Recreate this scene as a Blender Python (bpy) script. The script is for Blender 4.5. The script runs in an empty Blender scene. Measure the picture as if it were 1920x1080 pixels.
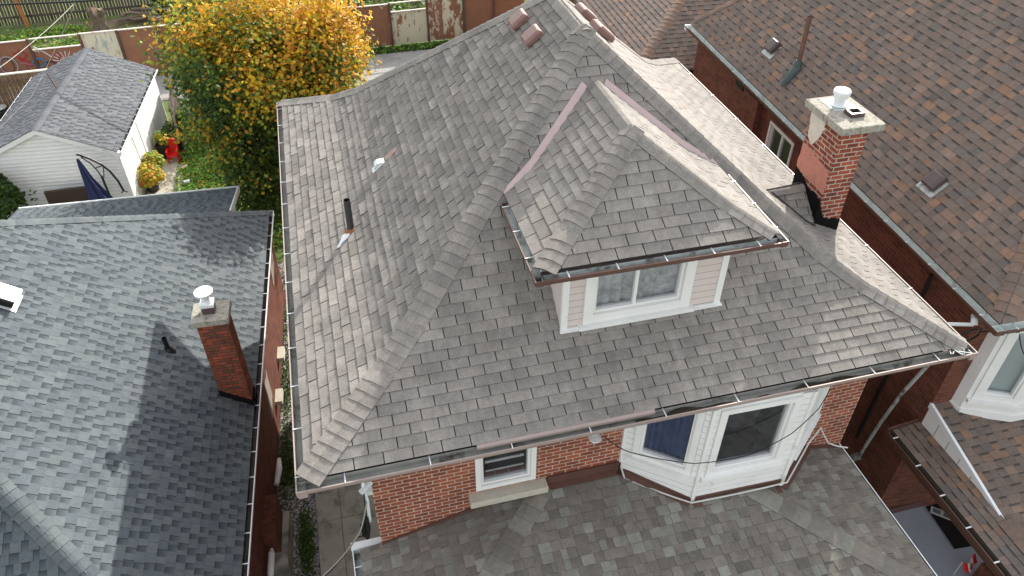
import bpy, math, random
from math import sin, cos, radians as R, pi, sqrt
from mathutils import Vector as V, Matrix
rnd = random.Random(7)
S = bpy.context.scene
COL = S.collection
G = -6.4                                  # ground level; the main eave is at z = 0

# ------------------------------------------------------------------ camera, sky, sun, exposure
def cam():
    yaw, pit, rol = R(14.69456), R(39.89974), R(0.27074)
    f = V((sin(yaw)*cos(pit), cos(yaw)*cos(pit), -sin(pit)))
    r = V((cos(yaw), -sin(yaw), 0)); u = r.cross(f)
    r2 = r*cos(rol)+u*sin(rol); u2 = -r*sin(rol)+u*cos(rol)
    cd = bpy.data.cameras.new('camera'); co = bpy.data.objects.new('camera', cd); COL.objects.link(co)
    M = Matrix((r2, u2, -f)).transposed().to_4x4(); M.translation = V((1.04505, -5.51847, 7.25280))
    co.matrix_world = M
    cd.sensor_width = 36; cd.lens = 36*1431.77/1920; cd.clip_start = .1; cd.clip_end = 3000
    S.camera = co
cam()
AZ, EL = R(53), R(27.6)                   # sun: from +X towards +Y, elevation
SUN = V((cos(AZ)*cos(EL), sin(AZ)*cos(EL), sin(EL)))
w = bpy.data.worlds.new('World'); S.world = w; w.use_nodes = True
nt = w.node_tree; sky = nt.nodes.new('ShaderNodeTexSky'); sky.sky_type = 'NISHITA'; sky.sun_disc = False
sky.sun_elevation = EL; sky.sun_rotation = pi/2-AZ; sky.dust_density = 2.5; sky.air_density = 1.2
# unseen cloud added for fill light: a noise mask whitens the sky
bg = nt.nodes['Background']; hs = nt.nodes.new('ShaderNodeHueSaturation'); hs.inputs['Saturation'].default_value = .42; nt.links.new(sky.outputs[0], hs.inputs['Color'])
cn = nt.nodes.new('ShaderNodeTexNoise'); cn.inputs['Scale'].default_value = 2.2; cn.inputs['Detail'].default_value = 6
tcw = nt.nodes.new('ShaderNodeTexCoord'); nt.links.new(tcw.outputs['Generated'], cn.inputs['Vector'])
cr_ = nt.nodes.new('ShaderNodeValToRGB'); cr_.color_ramp.elements[0].position = .42; cr_.color_ramp.elements[1].position = .62; nt.links.new(cn.outputs['Fac'], cr_.inputs[0])
mxw = nt.nodes.new('ShaderNodeMix'); mxw.data_type = 'RGBA'; nt.links.new(cr_.outputs[0], mxw.inputs[0]); nt.links.new(hs.outputs[0], mxw.inputs[6]); mxw.inputs[7].default_value = (2.9, 2.85, 2.8, 1)
nt.links.new(mxw.outputs[2], bg.inputs[0]); bg.inputs[1].default_value = .138
ld = bpy.data.lights.new('sun', 'SUN'); ld.energy = 2.35; ld.angle = R(.55); ld.color = (1, .945, .865)
lo = bpy.data.objects.new('sun', ld); COL.objects.link(lo); lo.rotation_euler = SUN.to_track_quat('Z', 'Y').to_euler()
S.view_settings.view_transform = 'Standard'; S.view_settings.look = 'None'; S.view_settings.gamma = 1
S.view_settings.exposure = 1.66
S.render.engine = 'CYCLES'; S.cycles.max_bounces = 7

# ------------------------------------------------------------------ materials
def srgb(r, g, b):
    f = lambda c: (c/255/12.92 if c/255 <= .04045 else ((c/255+.055)/1.055)**2.4)
    return (f(r), f(g), f(b), 1)
class NT:
    def __init__(s, name, rough=.8, metal=0, spec=.3):
        s.m = bpy.data.materials.new(name); s.m.use_nodes = True; s.t = s.m.node_tree; s.N = s.t.nodes; s.L = s.t.links
        s.b = s.N['Principled BSDF']; s.b.inputs['Roughness'].default_value = rough
        s.b.inputs['Metallic'].default_value = metal; s.b.inputs['Specular IOR Level'].default_value = spec
    def n(s, ty, **k):
        x = s.N.new(ty)
        for a, v in k.items():
            if a in x.inputs.keys(): x.inputs[a].default_value = v
            else: setattr(x, a, v)
        return x
    def noise(s, scale, detail=4, rough=.6, vec=None, co='Object', stretch=None):
        x = s.n('ShaderNodeTexNoise', Scale=scale, Detail=detail, Roughness=rough)
        if vec is None:
            tc = s.n('ShaderNodeTexCoord'); vec = tc.outputs[co]
        if stretch:
            mp = s.n('ShaderNodeMapping'); s.L.new(vec, mp.inputs[0]); mp.inputs['Scale'].default_value = stretch; vec = mp.outputs[0]
        s.L.new(vec, x.inputs['Vector']); return x.outputs['Fac']
    def ramp(s, fac, stops):
        x = s.n('ShaderNodeValToRGB'); e = x.color_ramp.elements
        while len(e) < len(stops): e.new(.5)
        for i, (p, c) in enumerate(stops):
            e[i].position = p; e[i].color = c if len(c) == 4 else (*c, 1)
        s.L.new(fac, x.inputs[0]); return x.outputs[0]
    def mr(s, fac, a, b, c, d):
        x = s.n('ShaderNodeMapRange'); 
        for i, v in enumerate((a, b, c, d)): x.inputs[i+1].default_value = v
        s.L.new(fac, x.inputs[0]); return x.outputs[0]
    def mix(s, fac, a, b, bt='MIX'):
        x = s.n('ShaderNodeMix', data_type='RGBA', blend_type=bt)
        for i, v in ((0, fac), (6, a), (7, b)):
            if isinstance(v, (float, int)): x.inputs[i].default_value = v
            elif isinstance(v, (tuple, list)): x.inputs[i].default_value = v
            else: s.L.new(v, x.inputs[i])
        return x.outputs[2]
    def grey(s, val):
        x = s.n('ShaderNodeCombineColor')
        for i in range(3): s.L.new(val, x.inputs[i])
        return x.outputs[0]
    def bump(s, h, strength=.3, dist=.01):
        x = s.n('ShaderNodeBump', Strength=strength, Distance=dist); s.L.new(h, x.inputs['Height']); s.L.new(x.outputs[0], s.b.inputs['Normal'])
    def out(s, c):
        if isinstance(c, tuple): s.b.inputs['Base Color'].default_value = c
        else: s.L.new(c, s.b.inputs['Base Color'])
        return s.m
def plain(name, c, rough=.6, metal=0, var=.12, sc=6, spec=.4, dirt=None, bump=0):
    t = NT(name, rough, metal, spec); n = t.noise(sc, 5, .65)
    k = t.grey(t.mr(n, .3, .7, 1-var, 1+var)); col = t.mix(1., c, k, 'MULTIPLY')
    if dirt:
        d = t.ramp(t.noise(dirt[1], 6, .7), [(dirt[2], (0, 0, 0)), (dirt[2]+.12, (1, 1, 1))]); col = t.mix(d, col, dirt[0])
    if bump: t.bump(t.noise(bump, 4), .3, .01)
    return t.out(col)
def shingle_mat(name, a, b, hot, stain=.18, stretch=None, grit=.32, streak=.1, blot=.12):
    # attribute 'tone': r brightness, g mix a->b, b amount of the accent colour
    t = NT(name, .92, 0, .25); at = t.n('ShaderNodeAttribute', attribute_name='tone'); sp = t.n('ShaderNodeSeparateColor'); t.L.new(at.outputs[0], sp.inputs[0])
    col = t.mix(sp.outputs[1], a, b); col = t.mix(sp.outputs[2], col, hot)
    col = t.mix(1., col, t.grey(sp.outputs[0]), 'MULTIPLY')
    g1 = t.mr(t.noise(170, 2, .7), .3, .7, 1-grit, 1+grit); g2 = t.mr(t.noise(2.2, 5, .65, stretch=stretch), .3, .7, 1-stain, 1+stain)
    g3 = t.mr(t.noise(14, 4, .6), .3, .7, .9, 1.1)
    uvn = t.n('ShaderNodeTexCoord').outputs['UV']
    g4 = t.mr(t.noise(1., 4, .65, vec=uvn, stretch=(5.5, .55, 1)), .32, .68, 1-streak, 1+streak*.6)
    g5 = t.mr(t.noise(1., 5, .7, vec=uvn, stretch=(1.1, .9, 1)), .56, .68, 1, 1-blot)
    for g in (g1, g2, g3, g4, g5): col = t.mix(1., col, t.grey(g), 'MULTIPLY')
    t.bump(t.noise(120, 3, .7), .5, .006)
    return t.out(col)
def brick_mat(name, c1, c2, mortar, bw=.215, rh=.0755, ms=.011, dark=None, stain=.25, sm=.1, bumps=.6):
    t = NT(name, .88, 0, .25); uv = t.n('ShaderNodeTexCoord').outputs['UV']
    x = t.n('ShaderNodeTexBrick', Scale=1., offset=.5); t.L.new(uv, x.inputs['Vector'])
    x.inputs['Brick Width'].default_value = bw; x.inputs['Row Height'].default_value = rh; x.inputs['Mortar Size'].default_value = ms
    x.inputs['Mortar Smooth'].default_value = sm; x.inputs['Bias'].default_value = -.1
    x.inputs['Color1'].default_value = c1; x.inputs['Color2'].default_value = c2; x.inputs['Mortar'].default_value = mortar
    col = x.outputs[0]
    k = t.grey(t.mr(t.noise(3, 5, .7), .3, .7, 1-stain, 1+stain)); col = t.mix(1., col, k, 'MULTIPLY')
    k = t.grey(t.mr(t.noise(45, 3, .7), .3, .7, .8, 1.2)); col = t.mix(1., col, k, 'MULTIPLY')
    if dark:
        d = t.ramp(t.noise(dark[1], 5, .7), [(dark[2], (0, 0, 0)), (dark[2]+.08, (1, 1, 1))]); col = t.mix(d, col, dark[0])
    inv = t.mr(x.outputs[1], 0, 1, 1, 0); t.bump(inv, bumps, .012)
    return t.out(col)
M = {}
M['main_sh'] = shingle_mat('weathered_taupe_shingle', srgb(132, 128, 123), srgb(142, 136, 130), srgb(156, 149, 142), .16, grit=.5, streak=.14, blot=.2)
M['slate_sh'] = shingle_mat('slate_grey_shingle', srgb(92, 98, 101), srgb(79, 87, 93), srgb(104, 110, 110), .06, streak=.05, blot=.05)
M['brown_sh'] = shingle_mat('brown_blend_shingle', srgb(119, 105, 97), srgb(102, 97, 94), srgb(148, 115, 92), .08, streak=.05, blot=.06)
M['porch_sh'] = shingle_mat('grey_green_shingle', srgb(127, 120, 112), srgb(110, 105, 99), srgb(136, 136, 127), .12, grit=.45, streak=.08, blot=.12)
M['garage_sh'] = shingle_mat('faded_grey_shingle', srgb(98, 101, 105), srgb(86, 90, 96), srgb(114, 116, 118), .12)
M['brick'] = brick_mat('red_brick', srgb(154, 84, 62), srgb(118, 62, 50), srgb(180, 164, 148), .2, .0755, .0085)
M['chim'] = brick_mat('chimney_brick', srgb(150, 78, 60), srgb(100, 52, 44), srgb(180, 166, 152), .2, .075, .0085, stain=.35)
M['chim_old'] = brick_mat('sooty_brick', srgb(152, 78, 56), srgb(92, 64, 52), srgb(84, 58, 48), .2, .072, .008, (srgb(74, 66, 58), 9, .56), .4)
M['brick_dk'] = brick_mat('brown_brick', srgb(110, 66, 52), srgb(84, 50, 41), srgb(112, 82, 68), .2, .07, .006, None, .2, .3, .4)
M['brick_or'] = brick_mat('orange_brick', srgb(156, 86, 58), srgb(126, 66, 46), srgb(112, 72, 54), .2, .07, .006, None, .3, .3, .4)
def tar_mat():
    t = NT('black_tar', .9, 0, .04); return t.out(t.mix(t.noise(20, 5, .8), srgb(18, 17, 17), srgb(36, 34, 34)))
M['tar'] = tar_mat()
M['galv'] = plain('galvanised_metal', srgb(176, 182, 180), .55, .15, .15, 9, dirt=(srgb(92, 92, 84), 3.5, .5))
M['gutin'] = plain('gutter_grime', srgb(150, 150, 144), .8, .0, .2, 5, dirt=(srgb(84, 80, 72), 2.6, .54))
M['white'] = plain('white_vinyl', srgb(228, 228, 226), .4, 0, .04, 3, dirt=(srgb(190, 188, 182), 2.5, .62))
M['whitem'] = plain('white_metal', srgb(225, 228, 230), .35, .1, .05, 4)
M['pink'] = plain('faded_brown_metal', srgb(160, 144, 138), .5, .1, .08, 4)
M['brownm'] = plain('brown_metal', srgb(98, 70, 62), .45, .1, .1, 5)
M['mauve'] = plain('mauve_vent_plastic', srgb(132, 100, 94), .42, 0, .1, 7)
M['dkvent'] = plain('brown_vent_plastic', srgb(84, 70, 70), .35, 0, .1, 7)
M['black'] = plain('black_plastic', srgb(24, 24, 26), .45, 0, .2, 8)
M['pipe'] = plain('dark_pipe', srgb(62, 62, 64), .4, .1, .15, 10)
M['concrete'] = plain('concrete', srgb(158, 155, 144), .9, 0, .14, 2.2, .2, dirt=(srgb(104, 102, 94), 1.3, .5), bump=60)
M['conccap'] = plain('mossy_concrete', srgb(158, 154, 144), .95, 0, .25, 22, .2, dirt=(srgb(112, 108, 92), 12, .52), bump=50)
M['stone'] = plain('stone_sill', srgb(186, 180, 166), .85, 0, .1, 8, .2, bump=40)
M['asphalt'] = plain('grey_lane', srgb(150, 148, 144), .95, 0, .08, 1.2, .2, dirt=(srgb(132, 130, 126), .8, .5))
M['wood_dk'] = plain('old_boards', srgb(92, 82, 76), .9, 0, .3, 3, .2, dirt=(srgb(66, 58, 54), 3, .5))
M['wood'] = plain('bare_wood', srgb(140, 122, 104), .9, 0, .25, 6, .2, bump=30)
M['bark'] = plain('bark', srgb(112, 102, 92), .95, 0, .3, 9, .2, bump=25)
M['orange'] = plain('orange_post', srgb(170, 110, 60), .8, 0, .15, 5)
M['navy'] = plain('navy_canvas', srgb(32, 40, 78), .85, 0, .12, 5)
M['red'] = plain('red_plastic', srgb(205, 28, 26), .35, 0, .04, 5)
M['plank'] = plain('porch_floor', srgb(176, 184, 196), .7, 0, .06, 3)
M['soil'] = plain('soil', srgb(108, 96, 80), 1, 0, .3, 3, .1, dirt=(srgb(80, 92, 48), 1.1, .52), bump=20)
M['curtain'] = plain('blue_curtain', srgb(76, 98, 138), .85, 0, .12, 3)
M['blind'] = plain('pale_blind', srgb(205, 222, 214), .7, 0, .04, 3)
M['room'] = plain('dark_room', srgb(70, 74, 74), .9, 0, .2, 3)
M['film'] = plain('crinkled_film', srgb(214, 218, 214), .25, .1, .35, 9, bump=7)
M['cable'] = plain('black_cable', srgb(26, 26, 28), .5, 0, .1, 8)
M['wcable'] = plain('white_cable', srgb(205, 205, 200), .5, 0, .08, 8)
M['wicker'] = plain('brown_wicker', srgb(58, 44, 38), .6, 0, .3, 40)
M['pot'] = plain('dark_pot', srgb(46, 40, 40), .6, 0, .15, 8)
M['terr'] = plain('parging', srgb(205, 198, 186), .9, 0, .08, 10)
M['parge'] = plain('pink_parging', srgb(190, 128, 112), .9, 0, .12, 10, dirt=(srgb(120, 66, 54), 14, .58))
def gravel_mat():
    t = NT('gravel', .9, 0, .3); tc = t.n('ShaderNodeTexCoord'); v = t.n('ShaderNodeTexVoronoi', Scale=32.); t.L.new(tc.outputs['Object'], v.inputs['Vector'])
    sp = t.n('ShaderNodeSeparateColor'); t.L.new(v.outputs['Color'], sp.inputs[0])
    col = t.ramp(sp.outputs[0], [(0, srgb(70, 66, 62)), (.5, srgb(128, 124, 120)), (1, srgb(196, 194, 190))])
    t.bump(v.outputs['Distance'], .9, .03); return t.out(col)
M['gravel'] = gravel_mat()
def grass_mat():
    t = NT('lawn', .95, 0, .2); n = t.noise(1.1, 5, .7)
    return t.out(t.ramp(n, [(.32, srgb(88, 80, 62)), (.45, srgb(78, 92, 52)), (.7, srgb(96, 116, 60))]))
M['lawn'] = grass_mat()
def leaf_mat(name, c, var=.25, tr=.35):
    t = NT(name, .6, 0, .3); at = t.n('ShaderNodeAttribute', attribute_name='tone'); sp = t.n('ShaderNodeSeparateColor'); t.L.new(at.outputs[0], sp.inputs[0])
    col = t.mix(1., c, t.grey(sp.outputs[0]), 'MULTIPLY'); t.out(col)
    tl = t.n('ShaderNodeBsdfTranslucent'); t.L.new(col, tl.inputs[0]); mx = t.n('ShaderNodeMixShader'); mx.inputs[0].default_value = tr
    t.L.new(t.b.outputs[0], mx.inputs[1]); t.L.new(tl.outputs[0], mx.inputs[2]); t.L.new(mx.outputs[0], t.N['Material Output'].inputs[0]); return t.m
for k, c in dict(l_yel=(212, 172, 44), l_org=(198, 138, 52), l_grn=(90, 112, 44), l_dkg=(58, 84, 38), l_lime=(150, 156, 54), l_red=(110, 44, 50), l_fresh=(110, 160, 58)).items():
    M[k] = leaf_mat(k.replace('l_', 'leaf_'), srgb(*c))
def glass_mat(name='window_glass', tint=.86):
    t = NT(name, .03); tr = t.n('ShaderNodeBsdfTransparent'); tr.inputs[0].default_value = (tint, tint, tint*1.02, 1)
    gl = t.n('ShaderNodeBsdfGlossy'); gl.inputs['Roughness'].default_value = .03; gl.inputs[0].default_value = (.9, .95, 1, 1)
    lw = t.n('ShaderNodeLayerWeight', Blend=.5); p4 = t.n('ShaderNodeMath', operation='POWER'); t.L.new(lw.outputs['Facing'], p4.inputs[0]); p4.inputs[1].default_value = 4; ad = t.mr(p4.outputs[0], 0, 1, .07, .95)
    mx = t.n('ShaderNodeMixShader'); t.L.new(ad, mx.inputs[0]); t.L.new(tr.outputs[0], mx.inputs[1]); t.L.new(gl.outputs[0], mx.inputs[2])
    t.L.new(mx.outputs[0], t.N['Material Output'].inputs[0]); return t.m
M['glass'] = glass_mat()
M['siding_pink'] = plain('faded_pink_siding', srgb(208, 194, 190), .6, 0, .04, 4)
M['pink2'] = plain('pale_pink_flashing', srgb(186, 164, 162), .55, .05, .06, 5)
M['rust'] = plain('rusty_collar', srgb(140, 92, 62), .8, 0, .25, 14)
M['galvb'] = plain('bright_metal', srgb(216, 222, 222), .55, .0, .1, 12)
M['rustsh'] = plain('sun_faded_patch', srgb(158, 134, 122), .9, 0, .12, 14)
def fence_paint():
    # peeling brown paint over pale board; per-panel amounts through attribute 'tone' (r cover, g blue, b graffiti)
    t = NT('peeling_fence_paint', .85, 0, .2); uv = t.n('ShaderNodeTexCoord').outputs['UV']
    at = t.n('ShaderNodeAttribute', attribute_name='tone'); sp = t.n('ShaderNodeSeparateColor'); t.L.new(at.outputs[0], sp.inputs[0])
    n1 = t.noise(1.6, 6, .75, vec=uv, stretch=(1.7, .8, 1)); n2 = t.noise(2.3, 4, .6, vec=uv, stretch=(2.5, .5, 1))
    pale = t.mix(t.ramp(n2, [(.55, (0, 0, 0)), (.6, (1, 1, 1))]), srgb(206, 200, 178), srgb(128, 148, 170))
    pale = t.mix(sp.outputs[1], srgb(208, 202, 180), pale)
    ad = t.n('ShaderNodeMath', operation='ADD'); t.L.new(n1, ad.inputs[0]); t.L.new(sp.outputs[0], ad.inputs[1])
    cov = t.ramp(ad.outputs[0], [(.5, (0, 0, 0)), (.53, (1, 1, 1))])
    br = t.mix(t.noise(3, 4), srgb(132, 92, 72), srgb(156, 114, 92))
    col = t.mix(cov, pale, br)
    wv = t.n('ShaderNodeTexWave', Scale=3.4, wave_type='BANDS', bands_direction='X', wave_profile='SAW'); t.L.new(uv, wv.inputs['Vector'])
    g = t.ramp(wv.outputs['Fac'], [(0, (.55, .55, .55)), (.1, (1, 1, 1))]); col = t.mix(.7, col, g, 'MULTIPLY')
    return t.out(col)
M['fence'] = fence_paint()

M['gcable'] = plain('grey_cable', srgb(150, 148, 142), .6)
M['galvgut'] = plain('pale_galvanised_trough', srgb(218, 226, 222), .6, 0, .1, 7, dirt=(srgb(160, 162, 152), 3, .6))
M['debris'] = plain('gutter_debris', srgb(62, 56, 48), 1, 0, .4, 25, .1, bump=30)
M['shade_joint'] = plain('siding_shade_joint', srgb(150, 148, 142), .8, 0, .15, 6)  # grey for the painted shadow lines under siding laps, and for panel joints
M['darkgut'] = plain('dark_gutter_inside', srgb(52, 52, 58), .5, .1, .2, 8)
M['gutold'] = plain('old_brown_gutter', srgb(92, 86, 76), .6, .1, .25, 6)
M['brick_left'] = brick_mat('left_house_brick', srgb(106, 60, 46), srgb(76, 44, 36), srgb(88, 64, 54), .2, .07, .006, (srgb(70, 40, 32), 3, .62), .35, .3, .5)
M['parge_grey'] = plain('grey_render', srgb(140, 134, 124), .95, 0, .15, 8)
M['rustpipe'] = plain('rusty_brown_pipe', srgb(112, 84, 74), .6, .1, .2, 9)
M['boot'] = plain('slate_rubber_boot', srgb(72, 84, 84), .6, 0, .12, 9)
M['pale_rail'] = plain('pale_painted_rail', srgb(205, 198, 188), .8, 0, .1, 4, dirt=(srgb(150, 136, 120), 2, .56))
M['wood_br'] = plain('brown_boards', srgb(104, 84, 68), .9, 0, .35, 3)
for _k, _c in dict(grey=(150, 152, 160), dark=(50, 50, 58), red=(170, 40, 46), white=(215, 214, 218), pink=(190, 104, 124), blue=(92, 112, 134)).items(): M['gpaint_'+_k] = plain('graffiti_'+_k, srgb(*_c), .7, 0, .08)
M['green_bin'] = plain('dark_green_plastic', srgb(38, 62, 52), .45, 0, .1)
M['newsprint'] = plain('newsprint', srgb(196, 196, 190), .9, 0, .05)
M['printink'] = plain('newspaper_print', srgb(96, 112, 128), .9, 0, .3, 30)

# ------------------------------------------------------------------ mesh helpers
class F:                                   # a frame: origin and turn about the vertical (th clockwise seen from above)
    def __init__(s, o=(0, 0, 0), th=0):
        s.o = V(o); s.th = th; s.M = Matrix.Translation(s.o) @ Matrix.Rotation(-th, 4, 'Z')
    def __call__(s, x, y, z): return s.M @ V((x, y, z))
W0 = F()
ROOT = {}
def root(name, loc, label, cat, th=0, group=None):
    o = bpy.data.objects.new(name, None); COL.objects.link(o); o.location = loc; o.rotation_euler = (0, 0, -th); o.empty_display_size = .3
    o['label'] = label; o['category'] = cat
    if group: o['group'] = group
    ROOT[o] = Matrix.Translation(V(loc)) @ Matrix.Rotation(-th, 4, 'Z'); return o
def tag(o, label, cat, group=None, kind=None):
    if label: o['label'] = label
    if cat: o['category'] = cat
    if group: o['group'] = group
    if kind: o['kind'] = kind
    return o
class MB:
    def __init__(s, fr=W0): s.v = []; s.f = []; s.mi = []; s.tone = []; s.uv = []; s.fr = fr; s.sm = []
    def poly(s, pts, mi=0, tone=(1, 0, 0), uv=None, smooth=False, world=False):
        P = [V(p) if world else s.fr(*p) for p in pts]; b = len(s.v); s.v += P; s.f.append(list(range(b, b+len(P)))); s.mi.append(mi)
        s.tone += (tone if isinstance(tone, list) else [tone]*len(P))
        if uv is None:
            n = (P[1]-P[0]).cross(P[2]-P[0])
            if n.length < 1e-9 and len(P) > 3: n = (P[2]-P[0]).cross(P[3]-P[0])
            if n.length > 0: n.normalize()
            if abs(n.z) > .9: uv = [(p.x, p.y) for p in P]
            else:
                h = V((-n.y, n.x, 0)); h = h.normalized() if h.length > 0 else V((1, 0, 0)); uv = [(p.dot(h), p.z) for p in P]
        s.uv += uv; s.sm.append(smooth)
    def box(s, a, b, mi=0, tone=(1, 0, 0)):
        x0, y0, z0 = a; x1, y1, z1 = b
        c = [(x0, y0, z0), (x1, y0, z0), (x1, y1, z0), (x0, y1, z0), (x0, y0, z1), (x1, y0, z1), (x1, y1, z1), (x0, y1, z1)]
        for q in ((0, 3, 2, 1), (4, 5, 6, 7), (0, 1, 5, 4), (1, 2, 6, 5), (2, 3, 7, 6), (3, 0, 4, 7)): s.poly([c[i] for i in q], mi, tone)
    def prism(s, base, d, mi=0, mside=None, tone=(1, 0, 0)):      # base polygon swept by vector d
        d = V(d); B = [V(p) for p in base]; T = [p+d for p in B]
        s.poly(B[::-1], mi, tone); s.poly(T, mi, tone)
        for i in range(len(B)):
            j = (i+1) % len(B); s.poly([B[i], B[j], T[j], T[i]], mi if mside is None else mside, tone)
    def bar(s, p, q, w, h, mi=0, tone=(1, 0, 0)):
        p, q = V(p), V(q); d = (q-p).normalized(); u = d.cross(V((0, 0, 1)))
        u = V((1, 0, 0)) if u.length < 1e-4 else u.normalized(); n = u.cross(d)
        c = [u*(-w/2)+n*(-h/2), u*(w/2)+n*(-h/2), u*(w/2)+n*(h/2), u*(-w/2)+n*(h/2)]
        s.prism([p+k for k in c], q-p, mi, tone=tone)
    def tube(s, pts, r, mi=0, seg=8, cap=True, tone=(1, 0, 0)):
        P = [V(p) for p in pts]; rr = r if isinstance(r, (list, tuple)) else [r]*len(P); rings = []; u0 = None
        for i, p in enumerate(P):
            d = (P[min(i+1, len(P)-1)]-P[max(i-1, 0)]).normalized()
            if u0 is None: u0 = d.cross(V((0, 0, 1))); u0 = V((1, 0, 0)) if u0.length < .05 else u0
            u = (u0-d*u0.dot(d)).normalized(); u0 = u; n = d.cross(u)
            rings.append([p+(u*cos(2*pi*k/seg)+n*sin(2*pi*k/seg))*rr[i] for k in range(seg)])
        for i in range(len(P)-1):
            for k in range(seg):
                j = (k+1) % seg; s.poly([rings[i][k], rings[i][j], rings[i+1][j], rings[i+1][k]], mi, tone, smooth=True)
        if cap: s.poly(rings[0][::-1], mi, tone); s.poly(rings[-1], mi, tone)
    def lathe(s, c, prof, mi=0, seg=20, cap=True):               # prof: (r, z) pairs going up
        c = V(c); R_ = [[c+V((r*cos(2*pi*k/seg), r*sin(2*pi*k/seg), z)) for k in range(seg)] for r, z in prof]
        for i in range(len(prof)-1):
            for k in range(seg):
                j = (k+1) % seg; s.poly([R_[i][k], R_[i][j], R_[i+1][j], R_[i+1][k]], mi, smooth=True)
        if cap:
            if prof[0][0] > .001: s.poly(R_[0][::-1], mi)
            if prof[-1][0] > .001: s.poly(R_[-1], mi)
    def wall(s, a, b, z0, z1, t=.2, mi=0):                       # upright slab from plan point a to b, outside on the right-hand side
        a = V((*a, 0)); b = V((*b, 0)); d = (b-a).normalized(); n = V((-d.y, d.x, 0))*t
        s.prism([(a.x, a.y, z0), (b.x, b.y, z0), (b.x+n.x, b.y+n.y, z0), (a.x+n.x, a.y+n.y, z0)], (0, 0, z1-z0), mi)
    def build(s, name, mats, parent=None, bevel=0, merge=False):
        if not isinstance(mats, (list, tuple)): mats = [mats]
        me = bpy.data.meshes.new(name); vs = s.v; o = bpy.data.objects.new(name, me); COL.objects.link(o)
        if parent is not None:
            pr = parent
            while pr.parent is not None: pr = pr.parent
            Mi = ROOT[pr].inverted(); vs = [Mi @ p for p in vs]; o.parent = parent
        else:
            c = V((sum(p.x for p in vs)/len(vs), sum(p.y for p in vs)/len(vs), min(p.z for p in vs))); vs = [p-c for p in vs]; o.location = c
            ROOT[o] = Matrix.Translation(c)
        me.from_pydata(vs, [], s.f)
        for m in mats: me.materials.append(M[m] if isinstance(m, str) else m)
        me.polygons.foreach_set('material_index', s.mi); me.polygons.foreach_set('use_smooth', s.sm)
        at = me.color_attributes.new('tone', 'FLOAT_COLOR', 'CORNER'); at.data.foreach_set('color', [k for t in s.tone for k in (t[0], t[1], t[2], 1)])
        uv = me.uv_layers.new(name='uv'); uv.data.foreach_set('uv', [k for t in s.uv for k in t])
        if merge or bevel:
            import bmesh
            bm = bmesh.new(); bm.from_mesh(me); bmesh.ops.remove_doubles(bm, verts=bm.verts, dist=1e-5); bmesh.ops.recalc_face_normals(bm, faces=bm.faces); bm.to_mesh(me); bm.free()
        if bevel:
            md = o.modifiers.new('bevel', 'BEVEL'); md.width = bevel; md.segments = 2; md.limit_method = 'ANGLE'
        return o

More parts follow.
